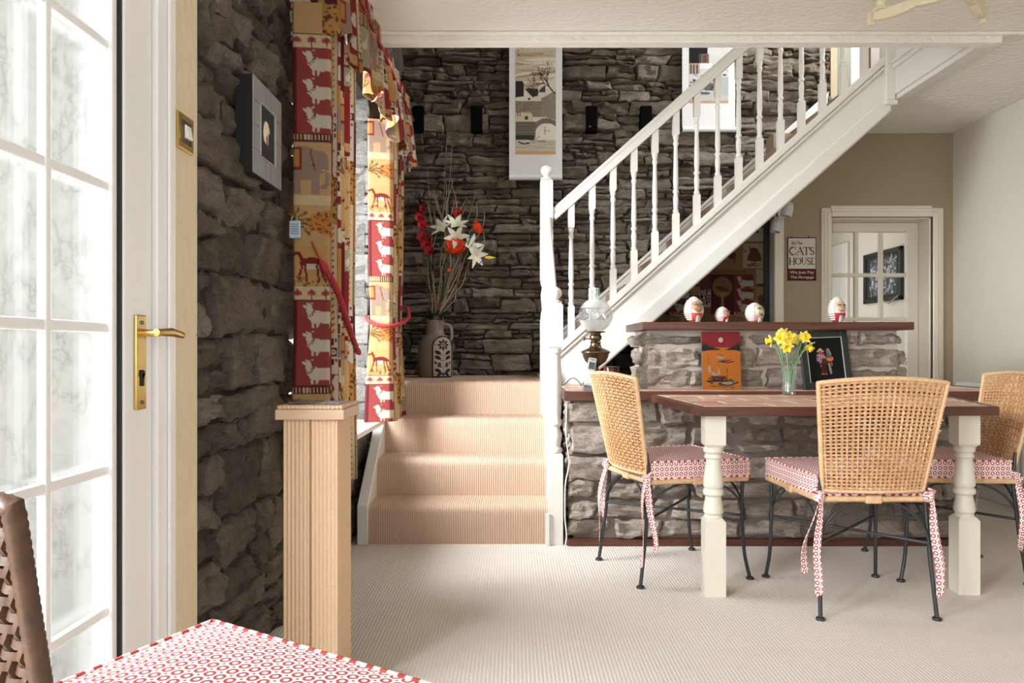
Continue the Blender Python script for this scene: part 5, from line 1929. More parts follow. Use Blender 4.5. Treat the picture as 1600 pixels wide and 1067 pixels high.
def petal(m, c, d, up, L, w, curl=.2, n=5):
    """flat-ish leaf-shaped petal from c along d, bending toward up"""
    d = d.normalized(); side = d.cross(up)
    side = side.normalized() if side.length > 1e-4 else Vector((1, 0, 0))
    nn = side.cross(d)
    vs = []
    for i in range(n + 1):
        t = i / n
        p = c + d * (L * t * (1 - .25 * curl * t)) + nn * (curl * L * t * t)
        ww = w * math.sin(PI * min(.97, .12 + .86 * t)) * (1 - .2 * t)
        vs += [p - side * ww + nn * w * .18, p, p + side * ww + nn * w * .18]
    fs = []
    for i in range(n):
        for k in (0, 1): fs.append((i * 3 + k, i * 3 + k + 1, (i + 1) * 3 + k + 1, (i + 1) * 3 + k))
    nvs = len(vs)
    off = -nn * .0012
    vs += [v + off for v in vs]
    fs += [tuple(q + nvs for q in f[::-1]) for f in fs]
    m.add(vs, fs)


def stem_to(m, p, r, rng, bend=.02, start=None):
    s = start or mouth + Vector((rng.uniform(-.03, .03), rng.uniform(-.03, .03), -.06))
    mid = s.lerp(p, .5) + Vector((rng.uniform(-bend, bend), rng.uniform(-bend, bend), 0))
    m.tube(smooth_pl([s, s.lerp(mid, .5), mid, mid.lerp(p, .5), p], 1), r, 6)


rng = random.Random(31)
GF = {'lily': 'artificial white lilies in the jug', 'red': 'artificial deep red flowers in the jug', 'orange': 'artificial orange poppies in the jug'}
LL = ['white lily at the wall side of the bouquet, pointing up', 'white lily topmost in the bouquet beside the orange poppy', 'white lily facing forward above the big orange poppy', 'white lily drooping outward above the yellow bud', 'small white lily behind the other lilies']
for (px, py, fx, fz), lb in zip(((692, 357, -.5, .6), (712, 352, .2, .8), (713, 370, .1, -.1), (735, 385, .6, .3), (742, 398, .8, -.5)), LL):
    p = FP(px, py, VY - .07 + rng.uniform(-.02, .02))
    f = thing('artificial_lily', lb, 'flower', p, GF['lily'])
    m = MB(); stem_to(m, p, .003, rng); build('stem', m, M['leaf'], f, smooth=60)
    ax = Vector((fx, -.8, fz)).normalized()
    e1 = ax.cross(Vector((0, 0, 1))).normalized(); e2 = ax.cross(e1)
    for k in range(6):
        a = 2 * PI * k / 6 + rng.random() * .3
        pm = MB(); petal(pm, p, ax * .55 + (e1 * math.cos(a) + e2 * math.sin(a)), ax, .094, .021, -.15)
        build('petal', pm, M['lily'], f, smooth=60, recalc=False)
    pm = MB()
    for k in range(4):
        a = k * 1.6; pm.tube([p, p + ax * .04 + (e1 * math.cos(a) + e2 * math.sin(a)) * .012], .0014, 5)
    build('stamen', pm, M['pale_yellow'], f)
RL_ = ['deep red flower lowest on the red flower spike', 'deep red flower with dark centre, largest on the spike', 'deep red flower beside the largest one, lower', 'deep red flower above the largest one on the spike', 'deep red flower next to topmost on the spike', 'topmost deep red flower on the dark spike', 'deep red flower behind the twisted twigs']
for (px, py, r), lb in zip(((672, 394, .036), (660, 372, .044), (667, 383, .040), (659, 352, .036), (655, 340, .034), (661, 326, .026), (715, 333, .03)), RL_):
    p = FP(px, py, VY - .06 + rng.uniform(-.02, .03))
    f = thing('artificial_red_flower', lb, 'flower', p, GF['red'])
    m = MB(); stem_to(m, p, .003, rng, .01); build('stem', m, M['leaf'], f, smooth=60)
    ax = Vector((rng.uniform(-.4, .3), -.9, rng.uniform(-.1, .4))).normalized()
    e1 = ax.cross(Vector((0, 0, 1))).normalized(); e2 = ax.cross(e1)
    for k in range(6):
        a = 2 * PI * k / 6 + rng.random()
        pm = MB(); petal(pm, p, ax * .35 + (e1 * math.cos(a) + e2 * math.sin(a)), ax, r * 1.35, r * .8, .25)
        build('petal', pm, M['redflower'], f, smooth=60, recalc=False)
    build('dark_centre', MB().ball(p + ax * .006, r * .22, 8, 6), M['black'], f, smooth=60)
OL = ['big orange poppy in the middle of the bouquet', 'orange poppy turned sideways at the outer edge of the bouquet', 'small orange bud below the big poppy']
for (px, py, r, n_, ax), lb in zip(((711, 397, .100, 14, (.05, -.62, .8)), (740, 360, .066, 10, (.75, -.2, .5)), (702, 425, .026, 5, (0, -.1, 1))), OL):
    p = FP(px, py, VY - .10)
    f = thing('artificial_poppy', lb, 'flower', p, GF['orange'])
    m = MB(); stem_to(m, p, .004, rng); build('stem', m, M['leaf'], f, smooth=60)
    ax = Vector(ax).normalized(); e1 = ax.cross(Vector((0, 1, 0))).normalized(); e2 = ax.cross(e1)
    for k in range(n_):
        a = 2 * PI * k / n_ + rng.random() * .4
        pm = MB(); petal(pm, p, ax * rng.uniform(.3, .8) + (e1 * math.cos(a) + e2 * math.sin(a)), ax, r * 1.15, r * .55, .3)
        build('petal', pm, M['orange'], f, smooth=60, recalc=False)
    build('calyx', MB().ball(p - ax * .004, r * .2, 9, 6), M['leaf'], f, smooth=60)
p = FP(762, 402, VY - .08); f = thing('artificial_bud', 'single yellow bud sticking out below the lilies', 'flower', p)
m = MB(); petal(m, p - Vector((.02, 0, 0)), Vector((1, 0, -.05)), Vector((0, -1, .3)), .075, .012, .05); build('petal', m, M['yellow'], f, recalc=False)
m = MB(); stem_to(m, p - Vector((.02, 0, 0)), .003, rng, .01); build('stem', m, M['leaf'], f, smooth=60)
# twisted twigs: each one a thing
TL = 'pale twisted dried twig rising from the stoneware jug'
ends = [(672, 318), (686, 300), (693, 285), (700, 278), (709, 292), (716, 310), (724, 305), (730, 322), (744, 318), (755, 330), (680, 330), (703, 310), (757, 365), (690, 312), (712, 322), (698, 325), (728, 420), (734, 330)]
for px, py in ends:
    p = FP(px, py, VY + rng.uniform(-.12, .02))
    s = mouth + Vector((rng.uniform(-.035, .03), rng.uniform(-.035, .03), -.05))
    pts = []; n = 22; ph = rng.uniform(0, 6); fq = rng.uniform(9, 15); am = rng.uniform(.020, .036)
    for i in range(n + 1):
        t = i / n
        q = s.lerp(p, t) + Vector((math.sin(ph + fq * t), math.cos(ph * 1.3 + fq * t) * .7, .4 * math.sin(ph + fq * t * 1.3))) * am * t
        q.x += .04 * math.sin(PI * t) * (1 if p.x > s.x else -.6)
        pts.append(q)
    m = MB(); m.tube(pts, [.0052 * (1 - .6 * i / n) for i in range(n + 1)], 6)
    tag(build('twisted_twig', m, M['twig'], smooth=60), TL, 'twig', 'twisted twigs in the jug')
for (px, py, lb) in ((698, 215, 'tall hair-thin grass stalk rising above the middle of the twigs'), (707, 225, 'tall hair-thin grass stalk just beside the tallest one'), (668, 262, 'hair-thin grass stalk on the curtain side of the bouquet'), (744, 300, 'hair-thin grass stalk on the stair side of the bouquet')):
    p = FP(px, py, VY); m = MB(); stem_to(m, p, .0013, rng, .02); tag(build('grass_stalk', m, M['twig']), lb, 'stalk')
for k, (px, py, px2, py2, w, mt, lb) in enumerate(((722, 432, 744, 405, .012, 'rust', 'rust-brown blade leaf leaning toward the stairs'), (675, 460, 645, 395, .011, 'rust', 'dark rust blade leaf leaning toward the curtain'), (676, 470, 679, 405, .012, 'twig', 'pale straight cane standing at the wall side of the jug mouth'))):
    a, b = FP(px, py, VY - .05), FP(px2, py2, VY - .05)
    s = a + (a - b).normalized() * ((a.z - mouth.z + .04) / max(.2, (b - a).normalized().z))
    m = MB(); m.tube([s, a.lerp(s, .5), a, a.lerp(b, .5), b], [.006, w * .7, w * .7, w * .6, .004], 6, flat=.35)
    tag(build('blade_leaf', m, M[mt], smooth=60), lb, 'leaf')
fo = thing('foliage_sprig', 'dark green leafy sprigs filling the jug mouth', 'foliage', mouth)
for k in range(26):
    a = rng.uniform(0, 2 * PI); r = rng.uniform(.02, .10)
    m = MB(); c0 = mouth + Vector((math.cos(a) * .03, math.sin(a) * .03, .01))
    petal(m, c0, Vector((math.cos(a), math.sin(a), rng.uniform(.1, 1.2))), Vector((0, 0, 1)), .05 + r * .5, .013, -.2)
    build('leaf', m, M['leaf'], fo, recalc=False, smooth=60)

# ================================================================== WORKTOP OBJECTS
WZ = .7848
# oil lamp
ox, oy = .452, 3.98
ol = thing('oil_lamp', 'aged brass oil lamp with etched glass globe and tall chimney', 'oil lamp', (ox, oy, WZ))
m = MB(); m.lathe([(.062, 0), (.064, .006), (.060, .014), (.045, .022), (.030, .04), (.022, .065), (.017, .095), (.016, .115), (.024, .125)], ox, oy, WZ, 28)
build('base', m, M['dark_brass'], ol, smooth=50)
m = MB(); m.lathe([(.020, .120), (.034, .130), (.056, .147), (.068, .17), (.072, .19), (.079, .195), (.079, .200), (.070, .206), (.05, .215), (.034, .222), (.028, .235), (.026, .245)], ox, oy, WZ, 32)
build('oil_font', m, M['dark_brass'], ol, smooth=50)
m = MB(); m.lathe([(.026, .243), (.030, .25), (.024, .258), (.032, .268), (.033, .285), (.026, .292), (.028, .3), (.052, .305), (.054, .309), (.04, .311)], ox, oy, WZ, 28)
bn = build('burner', m, M['dark_brass'], ol, smooth=50)
m = MB(); m.tube([(ox - .03, oy - .005, WZ + .268), (ox - .062, oy - .01, WZ + .27)], .0035, 8); m.lathe([(.0, -.011), (.011, -.010), (.011, .010), (.0, .011)], 0, 0, 0, 12)
m.v[-48:] = [(ox - .062 + z * .4, oy - .01 + y, WZ + .27 + x) for x, y, z in m.v[-48:]]
build('wick_knob', m, M['dark_brass'], bn, smooth=50)
gz = WZ + .397; R = .091


def globe_band(a0, a1, n=12):
    m = MB(); pr = []
    for i in range(n + 1):
        a = a0 + (a1 - a0) * i / n; pr.append((R * math.cos(a), gz + R * math.sin(a)))
    vs = []; fs = []; k = 32
    for r, z in pr:
        for q in range(k): vs.append((ox + r * math.cos(2 * PI * q / k), oy + r * math.sin(2 * PI * q / k), z))
    for i in range(n):
        for q in range(k): fs.append((i * k + q, i * k + (q + 1) % k, (i + 1) * k + (q + 1) % k, (i + 1) * k + q))
    m.add(vs, fs); return m


build('globe_lower', globe_band(-1.13, -.32), M['frosted'], ol, smooth=80, recalc=False, label='frosted lower band of the globe')
build('globe_clear_band', globe_band(-.32, .42), M['etched'], ol, smooth=80, recalc=False, label='clear etched middle band')
build('globe_upper', globe_band(.42, 1.12), M['frosted'], ol, smooth=80, recalc=False, label='frosted upper band of the globe')
m = MB(); m.lathe([(.020, .31), (.028, .35), (.024, .41), (.021, .46), (.022, .545)], ox, oy, WZ, 20)
m.f = [f for f in m.f if len(f) == 4]
build('chimney', m, M['glass_thick'], ol, smooth=60, recalc=False)
rng = random.Random(9)
m = MB()
for k in range(60):
    a = rng.uniform(-PI, 0); b = rng.uniform(-.2, .3); m.ball((ox + (R + .0005) * math.cos(b) * math.cos(a), oy + (R + .0005) * math.cos(b) * math.sin(a), gz + R * math.sin(b)), rng.uniform(.0015, .0035), 6, 4)
build('etched_pattern', m, M['frosted'], ol, kind='stuff')
# telephone
pc = thing('phone_cradle', 'dark grey phone charging cradle with thin black cord', 'phone cradle', (.47, 3.80, WZ))
m = MB(); m.hexa([(.362, 3.765, WZ), (.488, 3.765, WZ), (.488, 3.87, WZ), (.372, 3.87, WZ), (.368, 3.772, WZ + .014), (.484, 3.772, WZ + .014), (.482, 3.865, WZ + .045), (.38, 3.865, WZ + .045)])
build('cradle_body', m, M['plastic_grey'], pc, bevel=.004, seg=2)
m = MB(); m.tube(smooth_pl(densify([(.365, 3.86, WZ + .02), (.345, 3.9, WZ + .06), (.32, 3.95, WZ + .065), (.29, 4.05, WZ + .02), (.28, 4.2, WZ + .006)], .02), 4), .0025, 6)
build('cord', m, M['black'], pc, smooth=60)
m = MB(); m.box(.44, .475, 3.775, 3.80, WZ + .02, WZ + .024); build('key_block', m, M['black'], pc)
ph_ = thing('phone_handset', 'silver cordless phone handset leaning upright in its cradle', 'phone', (.41, 3.80, WZ + .02))
T = Matrix.Translation((.392, 3.80, WZ + .024)) @ Matrix.Rotation(.2, 4, 'Y') @ Matrix.Rotation(-.22, 4, 'X')


def tbox(name, a, mat, par, bev=0):
    m = MB(); m.box(*a); m.xf(T); return build(name, m, mat, par, bevel=bev, seg=2)


tbox('handset_body', (-.022, .022, -.011, .011, 0, .150), M['plastic_silver'], ph_, .006)
tbox('screen', (-.015, .015, -.0125, -.0105, .088, .125), plain('phone_screen_grey', rgb(76, 80, 82), .15), ph_)
tbox('earpiece', (-.009, .009, -.012, -.0105, .136, .139), M['black'], ph_)
for i in range(3):
    for j in range(5): tbox('key', (-.016 + i * .0115, -.007 + i * .0115, -.0128, -.0105, .014 + j * .0135, .0225 + j * .0135), plain('phone_key', rgb(222, 222, 220), .4) if (i, j) == (0, 0) else bpy.data.materials['phone_key'], ph_)
# red glazed jar
m = MB(); jx, jy = .556, 4.12
m.lathe([(.040, 0), (.042, .004), (.042, .104), (.041, .107)], jx, jy, WZ, 28)
jr = build('storage_jar', m, M['jar'], None, smooth=40)
tag(jr, 'dark red cylindrical jar behind the pale chair back', 'jar')
m = MB(); m.lathe([(.041, .106), (.0425, .107), (.0425, .113), (.040, .116), (.01, .117)], jx, jy, WZ, 28)
build('lid', m, plain('black_brown_lid', rgb(40, 26, 24), .3), jr, smooth=40)

# lacquer picture leaning on the stone
LW, LH = .205, .306
c = Cv(LW, LH, 900, (196, 118, 34))
c.rect(0, 0, LW, .10, (140, 34, 42))
c.grad(.085, .30, (202, 112, 36), (188, 110, 30))
c.ell(LW * .5, .044, .0125, .0125, (214, 196, 172)); c.ell(LW * .49, .046, .006, .005, (190, 160, 140))
rng = random.Random(14)
for s in (-1, 1):
    for k in range(12):
        x = (k * .009) if s < 0 else LW - k * .007
        h = (.055 - k * .0048) * rng.uniform(.7, 1.1)
        if h > 0: c.poly([(x - .009, .098), (x, .098 - h), (x + .010, .098)], (34, 32, 34))
c.poly([(0, .085), (.1, .09), (0, .105)], (34, 32, 34)); c.poly([(LW, .08), (LW - .055, .092), (LW, .104)], (34, 32, 34))
bk = (26, 22, 20)
c.poly([(.074, .132), (.122, .132), (.112, .146), (.085, .146)], (150, 158, 150)); c.line([(.085, .115), (.118, .13)], .002, bk)
c.poly([(.092, .150), (.160, .148), (.145, .158), (.105, .160)], (120, 70, 30)); c.line([(.09, .158), (.14, .164), (.17, .158)], .005, bk)
c.poly([(.03, .215), (.036, .165), (.044, .19), (.046, .215)], (170, 172, 164)); c.poly([(.046, .21), (.078, .225), (.09, .19), (.096, .225), (.06, .232)], (160, 164, 156)); c.line([(.036, .215), (.036, .13)], .0015, bk)
c.line([(.085, .22), (.087, .17)], .0015, bk)
c.poly([(.04, .235), (.13, .236), (.11, .25), (.06, .252)], (90, 44, 24)); c.line([(.035, .248), (.08, .256), (.125, .246)], .006, bk)
c.line([(.13, .265), (.132, .195)], .003, bk); c.poly([(.075, .27), (.18, .264), (.16, .28), (.10, .282)], (150, 150, 140)); c.line([(.085, .276), (.14, .286), (.19, .268)], .006, bk)
for k in range(16): c.line([(rng.uniform(.01, .17), y := rng.uniform(.255, .3)), (rng.uniform(.02, .19), y + rng.uniform(-.004, .004))], .0025, bk) if k % 2 else c.ell(rng.uniform(.02, .18), rng.uniform(.25, .3), .008, .003, bk)
c.line([(.16, .285), (.164, .262)], .006, (40, 70, 80))
c.a *= .78
lx0, ly, lz = 1.005, 3.885, WZ + .001
pt = thing('lacquer_picture', 'red and orange lacquer picture of sailing boats leaning on stone', 'picture', (lx0 + LW / 2, ly, lz))
tilt = .08
m = MB(); m.prism([(0, 0), (LW, 0), (LW, .008), (0, .008)], 0, LH)
Tm = Matrix.Translation((lx0, ly, lz)) @ Matrix.Rotation(-tilt, 4, 'X')
m.xf(Tm); build('board', m, M['black_frame'], pt, bevel=.002)
D = Tm.to_3x3() @ Vector((0, 0, -1)); O = Tm @ Vector((0, -.0006, LH))
print_panel('lacquer_print', c, LW, LH, O, (1, 0, 0), M['print_gloss'], pt, .0017, D=D)

# black framed figures picture leaning, slightly turned
FW, FH = .27, .31
Tm = Matrix.Translation((1.535, 3.855, lz)) @ Matrix.Rotation(.10, 4, 'Z') @ Matrix.Rotation(-.16, 4, 'X') @ Matrix.Rotation(-.035, 4, 'Y')
bp = thing('framed_picture', 'black framed picture of two small figures leaning on the stone', 'picture', Tm.translation)
b = .038
for nm, a in (('frame_side', (0, b, 0, .016, 0, FH)), ('frame_side', (FW - b, FW, 0, .016, 0, FH)), ('frame_rail', (b, FW - b, 0, .016, 0, b)), ('frame_rail', (b, FW - b, 0, .016, FH - b, FH))):
    m = MB(); m.box(*a); m.xf(Tm); build(nm, m, M['black_frame'], bp, bevel=.002)
for a in ((b - .003, b, -.001, .012, b - .003, FH - b + .003), (FW - b, FW - b + .003, -.001, .012, b - .003, FH - b + .003), (b, FW - b, -.001, .012, FH - b, FH - b + .003)):
    m = MB(); m.box(*a); m.xf(Tm); build('inner_bead', m, M['plastic_silver'], bp)
w_, h_ = FW - 2 * b, FH - 2 * b
c = Cv(w_, h_, 1000, (16, 15, 17))
c.poly([(.05, .075), (.073, .053), (.096, .075)], (222, 186, 132)); c.ell(.073, .077, .012, .010, (140, 90, 70))
c.poly([(.056, .086), (.092, .084), (.102, .11), (.094, .135), (.06, .135), (.052, .105)], (160, 92, 112)); c.line([(.055, .095), (.052, .12), (.07, .125)], .009, (96, 110, 140))
for k in range(10): c.ell(.056 + .004 * k, .09 + .004 * (k * 7 % 10), .003, .003, (220, 190, 196))
c.rect(.075, .112, .125, .14, (70, 44, 32)); c.ell(.122, .112, .02, .014, (206, 110, 60)); c.ell(.115, .07, .010, .014, (110, 110, 108)); c.poly([(.105, .08), (.125, .078), (.135, .11), (.105, .11)], (90, 96, 84)); c.line([(.12, .06), (.13, .09)], .004, (170, 170, 164))
c.rect(.07, .135, .082, .19, (66, 26, 26)); c.rect(.086, .135, .098, .19, (60, 24, 24)); c.line([(.115, .14), (.12, .188)], .012, (130, 130, 132)); c.rect(.066, .14, .07, .155, (200, 110, 50)); c.rect(.128, .13, .133, .15, (200, 110, 50))
c.ell(.075, .193, .010, .004, (150, 90, 60)); c.ell(.093, .193, .008, .004, (150, 90, 60))
O = Tm @ Vector((b, .006, FH - b)); D = Tm.to_3x3() @ Vector((0, 0, -1)); U = Tm.to_3x3() @ Vector((1, 0, 0))
print_panel('figure_print', c, w_, h_, O, U, M['print'], bp, .0016, D=D)

# glass vase with daffodils, standing on the table's far tiles
gx, gy, gz0 = 1.375, 3.655, TZ
gv = thing('glass_vase', 'clear waisted glass vase holding daffodils on the tiled table', 'vase', (gx, gy, gz0))
m = MB(); n = 28
prof_o = [(.0, 0), (.030, .0), (.033, .004), (.033, .016), (.029, .05), (.028, .09), (.031, .125), (.038, .150)]
prof_i = [(.0355, .150), (.0285, .125), (.0255, .09), (.0265, .05), (.029, .02), (.0, .018)]
pr = prof_o + prof_i
vs = []; fs = []
for r, z in pr:
    for k in range(n): vs.append((gx + max(r, .0005) * math.cos(2 * PI * k / n), gy + max(r, .0005) * math.sin(2 * PI * k / n), gz0 + z))
for i in range(len(pr) - 1):
    for k in range(n): fs.append((i * n + k, i * n + (k + 1) % n, (i + 1) * n + (k + 1) % n, (i + 1) * n + k))
m.add(vs, fs); build('vase_glass', m, M['glass_thick'], gv, smooth=50, recalc=False)
m = MB(); m.lathe([(.0262, .0205), (.0262, .05), (.0252, .085), (.0255, .10)], gx, gy, gz0, 24)
build('water', m, M['glass'], gv, smooth=50)
for k in range(16):
    a = 2 * PI * k / 16
    m = MB(); m.tube([(gx + .0315 * math.cos(a), gy + .0315 * math.sin(a), gz0 + .03), (gx + .0285 * math.cos(a + .25), gy + .0285 * math.sin(a + .25), gz0 + .08), (gx + .034 * math.cos(a + .5), gy + .034 * math.sin(a + .5), gz0 + .14)], .0013, 5)
    build('cut_rib', m, M['glass_thick'], gv)
fp_ = lambda px, py, y=3.64: Vector(((px - 800) / 1150 * y, y, 1 + (545 - py) / 1150 * y))
DL = ['daffodil drooping outermost toward the lacquer picture', 'daffodil second from the lacquer picture, high in the bunch', 'daffodil with deep trumpet high in the middle of the bunch', 'daffodil hanging low in the middle of the bunch', 'daffodil tallest in the bunch, petals up', 'daffodil drooping beside the black picture frame', 'daffodil behind the tallest, half hidden', 'daffodil at the back of the bunch, facing away']
DD = [(1205, 532, -.8, .1, -.1), (1219, 529, -.25, -.8, .2), (1231, 527, .2, -.9, .3), (1229, 541, -.1, -.7, -.3), (1257, 527, .2, -.9, .2), (1263, 541, .5, -.5, -.7), (1245, 530, -.1, .7, .3), (1223, 522, -.2, .8, .5)]
rng = random.Random(77)
for (px, py, fx, fy, fz), lb in zip(DD, DL):
    p = fp_(px, py, 3.655 + (.03 if fy > 0 else -.02))
    f = thing('daffodil', lb, 'flower', p, 'daffodils in the glass vase')
    ax = Vector((fx, fy, fz)).normalized()
    s = Vector((gx + rng.uniform(-.012, .012), gy + rng.uniform(-.012, .012), gz0 + .024))
    mid = Vector((gx + (p.x - gx) * .28 + rng.uniform(-.006, .006), gy + rng.uniform(-.012, .012), gz0 + .14))
    nk = p - ax * .022
    m = MB(); m.tube(smooth_pl(densify([s, mid, nk + Vector((0, 0, -.02)), nk + Vector((0, 0, .004)), nk], .012), 3), .0032, 7)
    build('stem', m, M['stem'], f, smooth=60)
    e1 = ax.cross(Vector((0, 0, 1)))
    e1 = e1.normalized() if e1.length > .05 else Vector((1, 0, 0)); e2 = ax.cross(e1)
    for k in range(6):
        a = 2 * PI * k / 6 + rng.random() * .2
        pm = MB(); petal(pm, p - ax * .004, ax * .12 + (e1 * math.cos(a) + e2 * math.sin(a)), ax, .038, .013, .12)
        build('petal', pm, M['pale_yellow'], f, smooth=60, recalc=False)
    m = MB(); vs = []; n = 14; fs = []
    for i, (r, h) in enumerate(((.007, -.006), (.010, .006), (.0125, .018), (.017, .026), (.0155, .0255), (.010, .014), (.004, .004))):
        for k in range(n):
            a = 2 * PI * k / n; rr = r * (1 + (.10 * math.cos(7 * a) if i in (3, 4) else 0)); vs.append(p + ax * h + (e1 * math.cos(a) + e2 * math.sin(a)) * rr)
    for i in range(6):
        for k in range(n): fs.append((i * n + k, i * n + (k + 1) % n, (i + 1) * n + (k + 1) % n, (i + 1) * n + k))
    m.add(vs, fs); build('trumpet', m, M['yellow'], f, smooth=60, recalc=False)
gr = thing('green_stems', 'bright green leaf strips standing in the glass vase water', 'stems', (gx, gy, gz0 + .03))
for k in range(18):
    a = rng.uniform(0, 2 * PI); r0 = rng.uniform(.004, .018)
    m = MB(); m.tube([(gx + r0 * math.cos(a), gy + r0 * math.sin(a), gz0 + .022), (gx + r0 * .8 * math.cos(a + 1), gy + r0 * .8 * math.sin(a + 1), gz0 + .07), (gx + r0 * math.cos(a + 2), gy + r0 * math.sin(a + 2), gz0 + rng.uniform(.09, .13))], .003, 5, flat=.4)
    build('leaf_strip', m, plain('fresh_green', rgb(112, 186, 92), .45, var=.2) if k == 0 else bpy.data.materials['fresh_green'], gr, smooth=60)

# ================================================================== JUDGE FIGURINES ON THE SHELF
SZ = 1.142


def judge(name, label, x, y, H, Wd, face, skin, robe, turn):
    """egg-shaped painted pottery judge with curled wig; turn = face direction about z (0 = toward us)"""
    t = thing(name, label, 'figurine', (x, y, SZ), 'painted pottery judges on the shelf')
    T = Matrix.Translation((x, y, SZ)) @ Matrix.Rotation(turn, 4, 'Z')
    r = Wd / 2
    sk = plain('skin_glaze_%d' % int(x * 1000), skin, .35, var=.1); rb = plain('robe_glaze_%d' % int(x * 1000), robe, .35, var=.12)
    prof = []
    for i in range(15):
        a = -PI / 2 * .84 + (PI * .92) * i / 14
        prof.append((r * math.cos(a) * (1.0 if a < 0 else 1 - .12 * math.sin(a)), (H * .48) + H * .52 * math.sin(a)))
    z0 = prof[0][1]
    prof = [(rr, (z - z0) * H / (prof[-1][1] - z0)) for rr, z in prof]
    lo = [(p[0] * 1.05, p[1]) for p in prof if p[1] < H * .36]; hi = [p for p in prof if p[1] >= H * .30]

    def part(nm, m, mat, sm=60, **k):
        m.xf(T); return build(nm, m, mat, t, smooth=sm, **k)
    m = MB(); m.lathe(lo + [(lo[-1][0] * .96, H * .36)], 0, 0, 0, 28); part('robe', m, rb)
    m = MB(); m.lathe([(hi[0][0] * .985, H * .29)] + hi, 0, 0, 0, 32); part('wig', m, M['porcelain'])
    # wig curls: horizontal rolls at both sides and over the back
    wl = MB()
    for j in range(10):
        z = H * (.12 + .078 * j)
        rr = np.interp(z, [p[1] for p in prof], [p[0] for p in prof])
        pts = [(rr * 1.0 * math.cos(a), rr * 1.0 * math.sin(a), z) for a in [PI * (-.5 + .26) + (2 * PI - 2 * PI * .26) * i / 26 for i in range(27)]]
        wl.tube(pts, H * .036, 8)
    part('wig_curls', wl, M['porcelain'])
    # face: oval mask in front (-y)
    fz = H * .56
    m = MB(); m.ball((0, -r * .30, fz), r * .80, 22, 14, (1.0, 1.0, H * .30 / (r * .80))); part('face', m, sk)
    fy = -r * 1.10
    m = MB(); m.hexa([(-r * .10, fy + .012, fz - r * .22), (r * .10, fy + .012, fz - r * .22), (r * .07, fy + .02, fz - r * .22), (-r * .07, fy + .02, fz - r * .22), (-r * .05, fy + .008, fz + r * .22), (r * .05, fy + .008, fz + r * .22), (r * .04, fy + .02, fz + r * .22), (-r * .04, fy + .02, fz + r * .22)])
    m.ball((0, fy + .004, fz - r * .14), r * .13, 10, 7, (1, 1, .9)); part('nose', m, sk)
    for s in (-1, 1):
        m = MB(); m.ball((s * r * .29, -r * 1.0, fz + r * .16), r * .12, 10, 7, (1.2, .5, .75)); part('eye', m, M['porcelain'])
        m = MB(); m.ball((s * r * .29, -r * 1.055, fz + r * .15), r * .055, 8, 6, (1, .6, 1)); part('pupil', m, M['black'])
        m = MB(); m.tube([(s * r * .10, -r * 1.06, fz + r * .28), (s * r * .29, -r * 1.03, fz + r * .38), (s * r * .5, -r * .93, fz + r * .27)], r * .07, 6); part('eyebrow', m, plain('brow_grey', rgb(96, 84, 76), .5))
        m = MB(); m.ball((s * r * .36, -r * .92, fz - r * .18), r * .15, 10, 7, (1, .6, .9)); part('cheek', m, sk)
    m = MB(); m.tube([(-r * .22, -r * 1.0, fz - r * .43), (0, -r * 1.07, fz - r * .38), (r * .22, -r * 1.0, fz - r * .43)], r * .06, 6); part('mouth', m, plain('mouth_red', rgb(150, 66, 58), .4))
    for s in (-1, 1):
        m = MB(); m.hexa([(s * .002, -r * .90, H * .02), (s * r * .26, -r * .84, H * .02), (s * r * .26, -r * .74, H * .02), (s * .002, -r * .76, H * .02),
                          (s * .002, -r * .99, H * .26), (s * r * .18, -r * .95, H * .26), (s * r * .18, -r * .8, H * .26), (s * .002, -r * .8, H * .26)]); part('collar_band', m, M['porcelain'], 30)
    return t


judge('judge_figurine', 'largest pottery judge, tan face and orange-red robe, beside the stairs', .985, 3.99, .142, .098, 1, rgb(170, 128, 90), rgb(206, 82, 58), .35)
judge('judge_figurine', 'small pottery judge with pinkish face turned to the room', 1.142, 4.0, .088, .074, 1, rgb(188, 128, 110), rgb(196, 70, 66), .75)
judge('judge_figurine', 'round pale-faced pottery judge with pink collar and frown', 1.318, 4.0, .110, .096, 1, rgb(214, 196, 150), rgb(226, 164, 152), .5)
judge('judge_figurine', 'pottery judge in red and white robe standing apart before the glazed door', 1.762, 3.99, .142, .088, 1, rgb(196, 168, 140), rgb(186, 52, 60), .15)

# ================================================================== UNDER THE STAIRS: hanging, sign, spotlights
tw, th = .90, 1.52
c = Cv(tw, th, 420, (70, 40, 36)); rng = random.Random(44)
ox_ = tw
# drawn to the layout of the hanging, x from its left edge, y from its top
c.rect(0, 0, tw, th, (150, 118, 84))
keys(c, .58, .0, .32, .27)
c.rect(.25, .33, .60, .66, (170, 132, 88)); c.ell(.45, .47, .06, .045, (110, 44, 40)); c.rect(.41, .48, .425, .58, (110, 44, 40)); c.rect(.475, .48, .49, .58, (110, 44, 40)); c.line([(.40, .46), (.36, .38)], .02, (110, 44, 40))
c.rect(.60, .30, .90, .645, (206, 190, 160))
c.poly([(.66, .53), (.70, .40), (.74, .36), (.80, .37), (.85, .45), (.87, .54), (.76, .56)], (112, 58, 50)); c.poly([(.70, .40), (.69, .33), (.73, .38)], (112, 58, 50))
for k in range(70): c.ell(rng.uniform(.69, .84), rng.uniform(.42, .54), .005, .006, (150, 96, 74))
for k in range(14): c.line([(rng.uniform(.62, .88), y_ := rng.uniform(.57, .63)), (rng.uniform(.62, .88), y_ + .01)], .006, (120, 74, 60)) if k % 2 else c.ell(rng.choice([rng.uniform(.61, .66), rng.uniform(.86, .9)]), rng.uniform(.33, .55), .014, .005, (100, 66, 56), rng.random() * 3)
c.rect(.0, .66, .64, .735, (150, 112, 78))
for k in range(14): c.ell(.02 + k * .046, .70, .012, .006, (90, 50, 44), .4)
